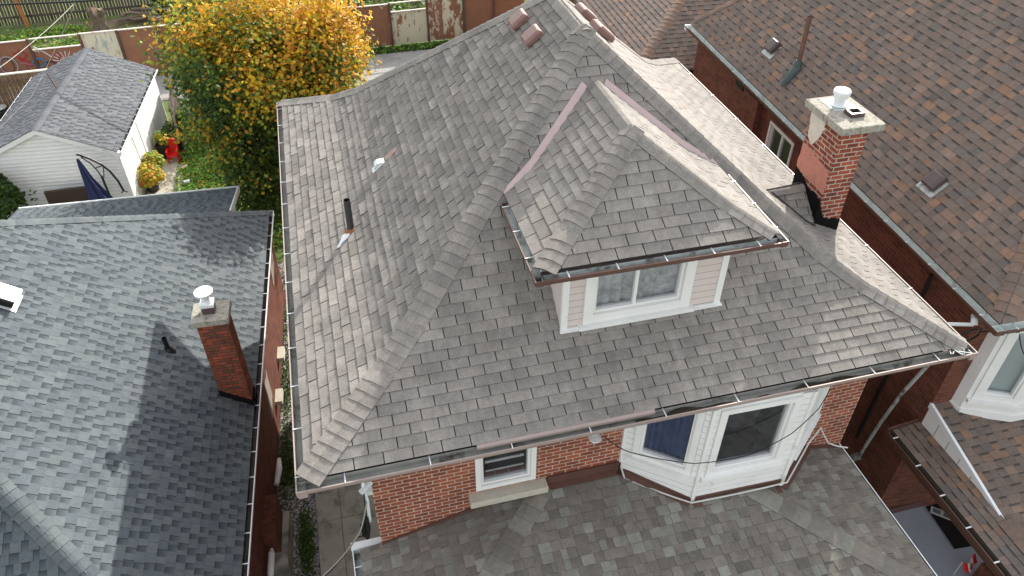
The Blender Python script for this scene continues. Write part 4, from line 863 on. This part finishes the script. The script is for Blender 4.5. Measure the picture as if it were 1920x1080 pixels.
scribble([(-10.0, 1.5), (-9.7, 1.35), (-9.85, 1.6), (-9.5, 1.3), (-9.35, 1.12)], .022, 'gpaint_white')
scribble([(-10.55, 1.0), (-10.1, .9), (-10.35, .75), (-10.3, 1.05), (-10.2, .6)], .018, 'gpaint_pink')
scribble(ring(-9.85, .95, .22, .16), .06, 'gpaint_blue'); scribble([(-9.7, .9), (-9.4, .95), (-9.3, .85), (-9.1, .75)], .03, 'gpaint_dark')
for a_ in range(9):
    t_ = a_*pi/9+.1; scribble([(-8.85+.52*cos(t_), .88+.42*sin(t_)), (-8.85+.02*cos(t_+1), .88), (-8.85-.48*cos(t_), .88-.42*sin(t_))], .014, 'gpaint_white')
scribble([(-9.1, 1.25), (-9.02, 1.1), (-9.12, 1.0)], .03, 'gpaint_red')
def board_fence(a, b, h, label, rail, lean=0, seed=1, gap=.012, mat='wood_dk', name='board_fence'):
    r = random.Random(seed); a, b = V((*a, G)), V((*b, G)); d = (b-a); L = d.length; d.normalize(); n = V((d.y, -d.x, 0)); rt = root(name, (a+b)/2, label, 'fence')
    k = MB(); x = 0
    while x < L-.05:
        w_ = r.uniform(.12, .16); p = a+d*x; q = a+d*min(L, x+w_-gap-r.uniform(0, .02)); up = V((0, 0, h+r.uniform(-.05, .03)))+n*(-lean)+d*r.uniform(-.05, .05)*lean
        o_ = n*r.uniform(-.01, .01); k.prism([p+o_, q+o_, q+o_+up, p+o_+up], n*.022, 0); x += w_
    k.build('boards', mat, rt)
    for z in (.35, h-.3): m_ = MB(); m_.bar(a+V((0, 0, z))+n*.05-n*lean*z/h, b+V((0, 0, z))+n*.05-n*lean*z/h, .05, .09); m_.build('rail', mat, rt)
    if rail: m_ = MB(); m_.bar(a+V((0, 0, h+.03)), b+V((0, 0, h+.03)), .12, .04); m_.build('cap_rail', 'pale_rail', rt)
    return rt
board_fence((-13.5, 24.2), (-8.5, 24.45), 1.78, 'dark board fence with a pale top rail behind the garage, at the left edge', True, seed=2, mat='wood_br')
board_fence((-15, 34.7), (-5.2, 35.0), 2.1, 'grey weathered plank fence leaning back above the stump, top left corner', False, lean=.25, seed=3, gap=.03)
board_fence((-4.25, 20.6), (-4.35, 23.2), 1.7, 'narrow weathered plank fence between the garage wall and the tree', False, seed=4)
board_fence((-5.2, 36.2), (9.0, 37.0), 1.9, 'dark plank fence behind the ivy, top edge right of the tree', False, seed=9)

# ------------------------------------------------------------------ leaves, trees, plants
def leaf(mb, c, s, nrm_, r, mi, tone):
    n = nrm_.normalized(); u = n.cross(V((r.uniform(-1, 1), r.uniform(-1, 1), r.uniform(-1, 1))));
    if u.length < .01: return
    u.normalize(); v = n.cross(u); k = s; f = n*(s*r.uniform(-.15, .25))
    mb.poly([c-v*k*.55, c+u*k*.42-v*k*.05+f, c+u*k*.2+v*k*.5, c-u*k*.2+v*k*.5, c-u*k*.42-v*k*.05+f], mi, (tone, 0, 0), [(0, 0)]*5, world=True)
def limb(mb, p, q, r0, r1, r, n=6, wob=.12, mi=0):
    pts = []; p, q = V(p), V(q)
    for i in range(n+1):
        t = i/n; w_ = wob*sin(t*pi); pts.append(p.lerp(q, t)+V((r.uniform(-w_, w_), r.uniform(-w_, w_), r.uniform(-w_, w_)*.5)))
    mb.tube(pts, [r0+(r1-r0)*i/n for i in range(n+1)], mi, seg=8); return pts
def maple():
    r = random.Random(21); b = V((-.9, 16.3, G)); rt = root('maple_tree', b, 'leafy maple turning yellow and orange between the garage and the taupe roofed house', 'tree')
    k = MB(); tr = limb(k, b, b+V((.05, -.1, 2.1)), .2, .14, r, wob=.05); top = tr[-1]; C0 = V((-.55, 15.5, -1.95)); ends = []
    for i in range(11):
        a_ = i*2*pi/11+r.uniform(-.2, .2); el = r.uniform(.1, 1.3); L = r.uniform(2, 3); q = top+V((cos(a_)*cos(el), sin(a_)*cos(el), sin(el)*1.25))*L
        pts = limb(k, top-V((0, 0, r.uniform(0, .8))), q, .07, .02, r, wob=.25)
        for j in (2, 3, 4, 5): e2 = pts[j]+V((r.uniform(-1, 1), r.uniform(-1, 1), r.uniform(-.2, .9)))*1.0; limb(k, pts[j], e2, .022, .008, r, n=4, wob=.1)
    k.build('trunk', 'bark', rt)
    cr = MB(); cl = []
    rad = (2.5, 2.7, 3.0)
    while len(cl) < 470:
        d = V((r.gauss(0, 1), r.gauss(0, 1), r.gauss(0, 1))).normalized(); t = r.random()**.42
        bump_ = 1+.20*sin(3*d.x+1.3)*cos(4*d.y+.4)+.16*sin(5*d.z+2*d.x); p = C0+V((d.x*rad[0], d.y*rad[1], d.z*rad[2]))*(t*bump_)
        if p.z < G+.35: continue
        if p.z < -2.5-(p.y-13)*.42 and p.x < -1.75: continue
        if p.x < -2.7 and p.z < -2.2: continue
        cl.append((p, d, t))
    for i in range(60):
        d = V((r.gauss(0, 1), r.gauss(0, 1), r.gauss(0, 1))).normalized(); p = V((1.15, 14.35, -.35))+V((d.x*.95, d.y*.9, d.z*.95))*r.random()**.5; cl.append((p, (p-C0).normalized(), 1))
    for i in range(46):                                       # low skirt at the front right, over the wing roof and beside the eave
        p = V((r.uniform(-2.0, -.55), r.uniform(13.8, 15.0), r.uniform(-5.6, -2.6))); cl.append((p, V((0, -1, .3)).normalized(), 1))
    for i in range(16):
        p = V((r.uniform(-3.6, -2.4), r.uniform(19.6, 21.5), r.uniform(-5.9, -4.9))); cl.append((p, V((-.5, -.5, .5)).normalized(), .5))
    for p, d, t in cl:
        hgt = (p.z-C0.z)/3; sx = (p.x-C0.x)/3.2; warm = .46+.40*hgt+.34*sx+.18*(t-.7)+.22*sin(p.x*2.1+p.z*1.3)*cos(p.y*1.7+p.z)+r.gauss(0, .2)+(.1 if p.y < 15 and p.z > -4.6 and r.random() < .4 else 0)
        fresh = (p.x < -3.0 and p.z > -1.4); tn = r.gauss(1, .1); sz = r.uniform(.22, .38)
        for j in range(135 if t > .55 else 70):
            q = p+V([max(-1.7, min(1.7, r.gauss(0, 1))) for _ in range(3)])*sz; nn = d*.5+V((r.gauss(0, .55), r.gauss(0, .55), .55+r.gauss(0, .45)))
            u = warm+r.gauss(0, .07)
            if fresh and u < .7: mi = 4
            elif u > .78: mi = 0 if r.random() < .72 else 1
            elif u > .5: mi = r.choice((0, 1, 4, 2, 4))
            elif u > .3: mi = r.choice((2, 2, 4, 3))
            else: mi = r.choice((2, 3, 3))
            leaf(cr, q, r.uniform(.065, .125), nn, r, mi, tn*r.gauss(1, .12))
    cr.build('crown', ['l_yel', 'l_org', 'l_grn', 'l_dkg', 'l_lime'], rt)
maple()
def bush(mb, c, rad, n, mats, r, s=(.05, .11), flat=1):
    c = V(c)
    for i in range(n):
        d = V((r.gauss(0, 1), r.gauss(0, 1), abs(r.gauss(0, 1))*flat)).normalized(); p = c+V((d.x*rad[0], d.y*rad[1], d.z*rad[2]))*(r.random()**.35)
        leaf(mb, p, r.uniform(*s), d*.6+V((r.gauss(0, .5), r.gauss(0, .5), .6)), r, r.choice(mats), r.gauss(1, .15))
LM = ['l_yel', 'l_org', 'l_grn', 'l_dkg', 'l_lime', 'l_fresh', 'l_red']
def shrub(name, base, rad, n, mats, label, cat='shrub', seed=0, s=(.06, .12), stems=5, group=None):
    r = random.Random(seed); b = V(base); rt = root(name, b, label, cat, group=group); k = MB()
    for i in range(stems): limb(k, b+V((r.uniform(-.05, .05), r.uniform(-.05, .05), 0)), b+V((r.uniform(-1, 1)*rad[0]*.7, r.uniform(-1, 1)*rad[1]*.7, rad[2]*r.uniform(.7, 1.2))), .02, .008, r, n=4, wob=.05)
    k.build('stem', 'bark', rt); k = MB(); bush(k, b+V((0, 0, rad[2]*.75)), (rad[0], rad[1], rad[2]), n, mats, r, s, 1); 
    for i in range(n//6): leaf(k, b+V((r.gauss(0, .6)*rad[0], r.gauss(0, .6)*rad[1], r.random()*rad[2])), r.uniform(*s), V((r.gauss(0, 1), r.gauss(0, 1), 1)), r, r.choice(mats), 1)
    k.build('foliage', LM, rt); return rt
shrub('vine_shrub', (-8.75, 16.5, G), (.62, .5, 1.25), 2200, [3, 3, 3, 2], 'dark green leafy shrub against the white garage front, left edge', seed=3, s=(.09, .16))
shrub('red_shrub', (-9.75, 20.9, G), (.4, .4, .9), 500, [6], 'small maroon leaved shrub by the white chair at the left edge', seed=4)
for i, (x, y, rr, hh, n, ms, lb) in enumerate((
    (-4.0, 21.5, .45, .7, 600, [2, 5, 3], 'green bush under the tree beside the far end of the garage'),
    (-3.2, 21.2, .7, .8, 1100, [2, 5, 3], 'low green bush in the shade beneath the middle of the tree'),
    (-2.1, 19.6, .8, .7, 1100, [2, 5, 3, 4], 'leafy green bush at the edge of the lawn under the maple'),
    (-3.7, 20.9, .35, .45, 380, [4, 5, 0], 'yellow green bush between the potted plants and the tree'))):
    shrub('bush', (x, y, G), (rr, rr*.9, hh), n, ms, lb, 'bush', seed=30+i, s=(.06, .13), group='bushes under the tree')
def potted(x, y, pr_, ph, rr, hh, n, ms, lb, seed):
    rt = root('potted_plant', (x, y, G), lb, 'potted plant', group='pots along the garage wall'); r = random.Random(seed)
    k = MB(); k.lathe((x, y, G+.02), [(pr_*.72, 0), (pr_, ph), (pr_*1.08, ph), (pr_*1.08, ph+.03), (pr_*.95, ph+.03), (pr_*.9, ph-.04), (.01, ph-.04)], seg=18); k.build('pot', 'pot', rt)
    if n: k = MB(); bush(k, (x, y, G+ph+.1), (rr, rr, hh), n, ms, r, (.06, .13)); k.build('foliage', LM, rt)
for i, a_ in enumerate(((-4.72, 20.15, .24, .46, .3, .45, 160, [4, 0, 5], 'large dark pot with a yellowing plant, directly behind the red chair'), (-4.42, 20.9, .2, .35, .42, .5, 420, [3, 2], 'pot with a dark green plant, farthest along the garage wall'),
    (-4.3, 20.45, .15, .32, .3, .3, 120, [0, 4, 1], 'small pot with drooping yellow leaves beside the large dark pot'), (-4.88, 18.75, .24, .4, .4, .5, 460, [4, 5, 4, 0], 'bushy lime green potted plant just in front of the red chair'),
    (-4.95, 18.0, .24, .3, .5, .6, 620, [4, 0, 4, 1], 'nearest yellow green potted plant, beside the garage corner'))): potted(*a_, 50+i)
# ground cover
def cover(name, n, fn_, mats, s, label=None, seed=0):
    r = random.Random(seed); k = MB()
    for i in range(n):
        x, y, z = fn_(r); leaf(k, V((x, y, z)), r.uniform(*s), V((r.gauss(0, .6), r.gauss(0, .6), 1)), r, r.choice(mats), r.gauss(1, .15))
    o = k.build(name, LM, None); tag(o, label, 'plants', kind='stuff')
def blob(r, cs):
    cx, cy, rx, ry, h_ = r.choice(cs); return (cx+r.gauss(0, .5)*rx, cy+r.gauss(0, .5)*ry, G+.03+abs(r.gauss(0, .5))*h_)
cover('ivy_cover', 9000, lambda r: (r.uniform(-1.5, 10.5), r.uniform(29.0, 36), G+.1+.5*r.random()**2+.25*sin(r.random()*6)), [3, 3, 2, 2, 5], (.1, .2), 'dense green ivy behind the painted fence, top edge right of the tree', 5)
cover('weeds', 5200, lambda r: blob(r, [(-11.3, 30.2, 1.6, 1.2, .25), (-9.7, 31.2, 1.2, .8, .2), (-12, 32.4, 2, .8, .2), (-6.8, 31.8, 2, .8, .2), (-4.5, 32.6, 2, .9, .3), (-10.5, 33.2, 1.6, .6, .2), (-9.4, 29.2, 1, .4, .2)]), [5, 5, 2, 4], (.07, .15), 'fresh green weeds on bare soil behind the painted fence', 6)
cover('alley_weeds', 4600, lambda r: blob(r, [(-1.0, 8.2, .25, 1.5, .12), (-1.05, 5.6, .2, 1.0, .1), (-.75, 3.6, .15, .7, .08), (-1.25, 3.0, .1, .6, .08), (-.6, 2.0, .1, .5, .06), (-1.0, 11, .3, 1.5, .2)]), [3, 2, 3], (.03, .07), 'low weeds growing in the gravel strip between the two brick houses', 7)
cover('verge_grass', 3600, lambda r: (r.uniform(-3, 9), r.uniform(27.1, 27.75), G+.02+.12*r.random()), [3, 2, 2, 5], (.06, .13), 'strip of grass at the foot of the painted fence', 8)
cover('lawn_grass', 9000, lambda r: (r.uniform(-4.3, -.5), r.uniform(13.8, 21), G+.02+.05*r.random()), [5, 5, 5, 4], (.05, .1), 'bright green lawn beside the garage and under the tree', 9)
cover('fallen_leaves', 260, lambda r: (r.uniform(-4.6, -1), r.uniform(14, 21), G+.07), [0, 1], (.06, .1), 'yellow leaves fallen on the lawn', 10)

# ------------------------------------------------------------------ yard things
k = MB(); r = random.Random(5); b = V((-8.5, 32.7, G)); seg = 18; rows = []
for i, (z, rr) in enumerate(((0, .42), (.15, .3), (.5, .25), (.8, .28), (1.0, .36), (1.05, .3))):
    rows.append([b+V((cos(2*pi*j/seg)*rr*(1+.18*sin(j*2.3+i*.4)+.1*sin(j*5.1)), sin(2*pi*j/seg)*rr*(1+.18*sin(j*2.3+i*.4)+.1*sin(j*5.1)), z+((.12*sin(j*1.7)+.1*sin(j*4.3)) if i > 3 else 0))) for j in range(seg)])
for i in range(5):
    for j in range(seg): q = (j+1) % seg; k.poly([rows[i][j], rows[i][q], rows[i+1][q], rows[i+1][j]], 0)
k.poly(rows[-1], 1); tag(k.build('tree_stump', ['bark', 'wood']), 'ragged grey tree stump standing on the soil behind the painted fence', 'stump')
lg = ('thick sawn log lying at the right end of the branch pile', 'branch in the heap of old wood against the plank fence')
for i in range(20):
    k = MB(); x = r.uniform(-7.6, -5.3); y = 33.9+r.uniform(-.4, .5); L = r.uniform(.5, 1.3); a_ = r.uniform(-.5, .5); z = .08+.5*r.random(); rr = r.uniform(.03, .08)
    if i == 0: x, y, z, L, rr, a_ = -6.2, 33.55, .2, .7, .15, .1
    p = V((x-L*cos(a_)/2, y-L*sin(a_)/2, G+z)); limb(k, p, p+V((cos(a_)*L, sin(a_)*L, r.uniform(-.1, .15))), rr, rr*.8, r, n=5, wob=.06)
    tag(k.build('log' if i == 0 else 'branch', 'wood' if i % 2 == 0 else 'bark'), lg[0 if i == 0 else 1], 'log' if i == 0 else 'branch', None if i == 0 else 'branches in the wood heap')
k = MB(); k.lathe((-6.0, 34.2, G), [(.26, 0), (.32, .85), (.34, .86), (.34, .93), (.3, .93), (.27, .9), (.02, .9)], seg=20); tag(k.build('rubbish_bin', 'black'), 'black round bin standing beside the wood heap near the plank fence', 'bin')
k = MB(); k.bar((-12.0, 34.3, G), (-12.15, 34.4, G+2.2), .12, .12); tag(k.build('fence_post', 'orange'), 'orange brown wooden post standing in front of the grey plank fence', 'post')
# parasol
PX = lambda x, z, y=15.9: (x, y, z)
um = root('cantilever_parasol', (-5.65, 15.9, G), 'closed navy cantilever parasol in front of the white garage', 'parasol')
k = MB(); k.tube([PX(-5.66, G), PX(-5.65, -5.5), PX(-5.64, -5.14), PX(-5.65, -4.5)], .035, seg=10); k.build('pole', 'black', um)
k = MB(); k.tube([PX(-6.07, -3.72), PX(-5.95, -3.78), PX(-5.76, -3.92), PX(-5.54, -4.12), PX(-5.39, -4.36), PX(-5.27, -4.72), PX(-5.22, -5.07)], .032, seg=10); k.tube([PX(-5.22, -5.07), PX(-5.3, -5.12)], .018); k.tube([PX(-5.22, -5.07), PX(-5.12, -5.12)], .018); k.build('arm', 'black', um)
k = MB(); k.tube([PX(-5.98, -3.82), PX(-5.8, -4.05), PX(-5.7, -4.3), PX(-5.65, -4.55)], .02, seg=8); k.tube([PX(-5.7, -4.2), PX(-5.5, -4.17)], .016); k.tube([PX(-5.5, -4.17), PX(-5.6, -4.55)], .014); k.build('brace', 'black', um)
k = MB(); seg = 30; rows = []
for z, rr, cx in ((-3.86, .03, -6.08), (-4.1, .07, -6.06), (-4.5, .12, -6.02), (-4.9, .2, -5.95), (-5.2, .27, -5.9), (-5.6, .33, -5.84)):
    rows.append([(cx+rr*(1+.2*cos(8*2*pi*j/seg))*cos(2*pi*j/seg), 15.88+rr*.8*(1+.2*cos(8*2*pi*j/seg))*sin(2*pi*j/seg), z) for j in range(seg)])
for i in range(5):
    for j in range(seg): q = (j+1) % seg; k.poly([rows[i][j], rows[i][q], rows[i+1][q], rows[i+1][j]], 0, smooth=True)
k.poly(rows[0]); k.build('canopy', 'navy', um)
k = MB(); k.box((-6.1, 15.5, G), (-5.2, 16.3, G+.06)); k.build('base_plate', 'black', um)
# wicker bench
wb = root('wicker_bench', (-6.95, 16.3, G), 'dark brown wicker bench with a high back against the garage front', 'bench')
k = MB(); k.box((-7.55, 16.5, G+.45), (-6.35, 16.58, G+1.28)); 
k.build('backrest', 'wicker', wb, bevel=.03, merge=True)
k = MB(); k.box((-7.55, 15.8, G+.35), (-6.25, 16.41, G+.46)); k.build('seat', 'wicker', wb, bevel=.03, merge=True)
for x in (-7.66, -6.24): k = MB(); k.box((x, 15.8, G+.02), (x+.1, 16.42, G+.75)); k.build('armrest', 'wicker', wb, bevel=.03, merge=True)
for x in (-7.6, -6.25):
    for y in (15.85, 16.42): k = MB(); k.box((x, y, G), (x+.05, y+.05, G+.36)); k.build('leg', 'wicker', wb)
# red toy chair
rc_ = root('toy_chair', (-4.42, 19.8, G), 'small red plastic chair beside the dark pots on the garden path', 'chair')
k = MB(); k.box((-4.6, 19.62, G+.24), (-4.22, 19.98, G+.29)); k.build('seat', 'red', rc_, bevel=.015, merge=True)
k = MB(); k.prism([(-4.6, 19.98, G+.29), (-4.22, 19.98, G+.29), (-4.24, 20.06, G+.66), (-4.36, 20.07, G+.72), (-4.46, 20.07, G+.72), (-4.58, 20.06, G+.66)], (0, .035, 0)); k.build('backrest', 'red', rc_)
for x in (-4.6, -4.27):
    k = MB(); k.box((x, 19.62, G+.29), (x+.05, 19.98, G+.46)); k.build('armrest', 'red', rc_)
    for y in (19.63, 19.92): k = MB(); k.box((x, y, G), (x+.05, y+.05, G+.24)); k.build('leg', 'red', rc_)
k = MB(); k.box((-4.3, 19.2, G+.01), (-3.98, 19.52, G+.04)); tag(k.build('paving_slab', 'stone'), 'pale square slab lying in front of the red chair', 'slab')
k = MB(); k.tube([(-4.0, 18.15, G+.07), (-3.82, 18.2, G+.07)], .06, seg=12); tag(k.build('plastic_cup', 'white'), 'white plastic tub lying on the lawn', 'tub')
# white slatted chair at the left edge
sc = root('slatted_chair', (-9.9, 21.7, G), 'white slatted garden chair behind the garage, left edge', 'chair')
for i in range(6): k = MB(); k.box((-10.4, 21.4+i*.1, G+.42), (-9.75, 21.47+i*.1, G+.45)); k.build('slat', 'white', sc)
for x in (-10.4, -9.82):
    for y in (21.4, 21.95): k = MB(); k.box((x, y, G), (x+.05, y+.05, G+.42)); k.build('leg', 'white', sc)
k = MB(); k.lathe((-10.45, 23.5, G), [(.24, 0), (.3, .8), (.33, .82), (.33, .9), (.02, .95)], seg=20); k.lathe((-10.45, 23.5, G+.955), [(.26, 0), (.02, .03)], mi=1, seg=20); tag(k.build('round_bin', ['black', 'gutin']), 'round dark bin with a pale lid in front of the dark board fence', 'bin')
k = MB(); k.box((-1.5, 1.0, G+.02), (-1.0, 1.75, G+.6)); k.prism([(-1.54, .98, G+.6), (-.96, .98, G+.6), (-.96, 1.8, G+.6), (-1.54, 1.8, G+.6)], (0, 0, .06))
for i in range(8): k.box((-1.53+i*.075, 1.0, G+.66), (-1.5+i*.075, 1.78, G+.68))
tag(k.build('green_bin', 'green_bin'), 'dark green ribbed lidded bin by the left house wall, bottom edge', 'bin')
# porch things of the right neighbour
k = MB(); k.prism([(11.28, .98, zf+.004), (11.2, .04, zf+.004), (11.72, .0, zf+.004), (12.3, .3, zf+.004), (12.2, 1.0, zf+.004)], (0, 0, .012)); 
tag(k.build('doormat', 'black'), 'black rubber mat on the grey porch floor of the right house', 'doormat')
np_ = root('newspaper', (11.46, .76, zf), 'folded newspaper lying on the black porch mat', 'newspaper', th=.55)
NF = F((11.46, .76, zf+.02), .75); k = MB(NF); k.box((-.2, -.08, 0), (.2, .08, .02)); k.build('paper', 'newsprint', np_)
k = MB(NF); k.box((-.16, -.05, .0205), (-.02, .05, .0215)); k.box((.03, -.06, .0205), (.17, .02, .0215)); k.build('print', 'printink', np_)
fg = root('maple_leaf_flag', (10.82, -.40, zf), 'small red and white maple leaf flag on the porch at the bottom right', 'flag')
FFg = F((10.82, -.40, zf), R(-5)); k = MB(FFg); k.tube([(-.0, .0, 0), (-.0, 0, .45)], .008, seg=6); k.build('staff', 'wcable', fg)
k = MB(FFg)
def fl(u, v): return (u*.34, -.05*sin(u*5)-.22*v*.5, .44-v*.14-.03*sin(u*4))
for (u0, u1, mi) in ((0, .25, 1), (.25, .5, 0), (.5, .75, 0), (.75, 1, 1)):
    for j in range(3):
        ua, ub = u0+(u1-u0)*j/3, u0+(u1-u0)*(j+1)/3; k.poly([fl(ua, 1), fl(ub, 1), fl(ub, 0), fl(ua, 0)], mi)
leafp = [(0, -.4), (.05, -.2), (.2, -.25), (.14, -.1), (.38, .06), (.3, .1), (.34, .28), (.17, .2), (.13, .26), (0, .0)]
lp = [(0, .42), (.1, .24), (.2, .28), (.15, .02), (.26, .12), (.3, .04), (.42, .06), (.36, -.08), (.4, -.13), (.2, -.28), (.22, -.36), (.03, -.33), (.03, -.5)]
full = lp+[(-a, b) for a, b in lp[::-1]]; c_ = (.5, .5)
def fl3(a, b): p = V(fl(.5+a*.42, .5-b*.85)); return (p.x, p.y-.006, p.z+.006)
for i in range(len(full)): a_, b_ = full[i], full[(i+1) % len(full)]; k.poly([fl3(0, -.05), fl3(*a_), fl3(*b_)], 1)
k.build('flag_cloth', ['white', 'red'], fg)
# ------------------------------------------------------------------ cables
def cable(name, pts, rr, mat, label, sag=0, cat='cable', n=14):
    out = []
    for i in range(len(pts)-1):
        p, q = V(pts[i]), V(pts[i+1])
        for j in range(n+(1 if i == len(pts)-2 else 0)): t = j/n; out.append(p.lerp(q, t)-V((0, 0, sag*4*t*(1-t))))
    k = MB(); k.tube(out, rr, seg=6); return tag(k.build(name, mat), label, cat)
cable('overhead_cable', [(-16, 22, -1.1), (-6.37, 22, -1.5), (4, 22, -1.65)], .03, 'cable', 'thick dark overhead cable crossing above the stump at the top left')
cable('service_cable', [(-6.37, 22, -1.55), (-7.75, 14, -1.05), (-10.5, 6, .5)], .009, 'gcable', 'pale service cable running down to the left edge past the garage', .15)
cable('thin_cable', [(-6.37, 22, -1.58), (-7.45, 18.5, -2.98), (-9.3, 13.5, -3.4)], .004, 'gcable', 'thin grey cable dropping onto the garage roof from the overhead cable', .05)
cable('window_cable', [(3.66, -.03, -.1), (4.03, -.04, -.5), (4.99, -.05, -1.03), (5.79, -.06, -1.1), (6.36, -.06, -.83), (6.68, -.04, -.42), (6.8, .02, -.14)], .007, 'cable', 'thin black cable looping across the front bay window', .03, n=4)
cable('bay_cable', [(4.3, .66, -1.75), (4.36, .6, -2.0), (5.16, .02, -2.08), (6.66, -.01, -2.07), (7.3, .5, -1.98), (7.62, .7, -1.95), (7.85, .66, -2.35), (8.2, .6, -2.5)], .012, 'wcable', 'white cable along the foot of the front bay window', .02, n=4)
cable('service_drop', [(.71, .60, -1.25), (.55, .35, -1.55), (.06, -.13, -1.55), (-.6, -1.0, -1.3)], .009, 'gcable', 'white and black twisted cable hanging from the wall corner, bottom left', .06, n=6)
cable('service_drop', [(.70, .62, -1.0), (.64, .5, -1.75), (.52, .34, -1.6), (.05, -.15, -1.58), (-.6, -1.02, -1.33)], .009, 'cable', 'black cable hanging beside the white one at the wall corner, bottom left', .05, n=6)
k = MB(); k.tube([(.66, .56, -1.55), (.65, .54, -1.75), (.63, .52, -1.95)], [.03, .05, .03], seg=10); k.tube([(.60, .5, -1.6), (.6, .5, -1.85)], .03); tag(k.build('cable_splice', 'black'), 'black bundle of cable splices hanging below the wall bracket', 'splice')
cable('coiled_cable', [(9.95+.22*cos(t*.7), .95-.10*sin(t*.7)*.6, -.75+.2*sin(t*.7)-.004*t) for t in range(20)]+[(10.2, .8, -.62), (10.45, .6, -.5)], .009, 'cable', 'coil of dark wire hanging from the brick corner of the right house', 0, n=1)
cable('bay_drop_cable', [(10.35, .52, -.45), (10.75, .55, -1.0), (11.3, .35, -1.4)], .009, 'cable', 'black wire hanging in front of the bay window of the right house', .03)
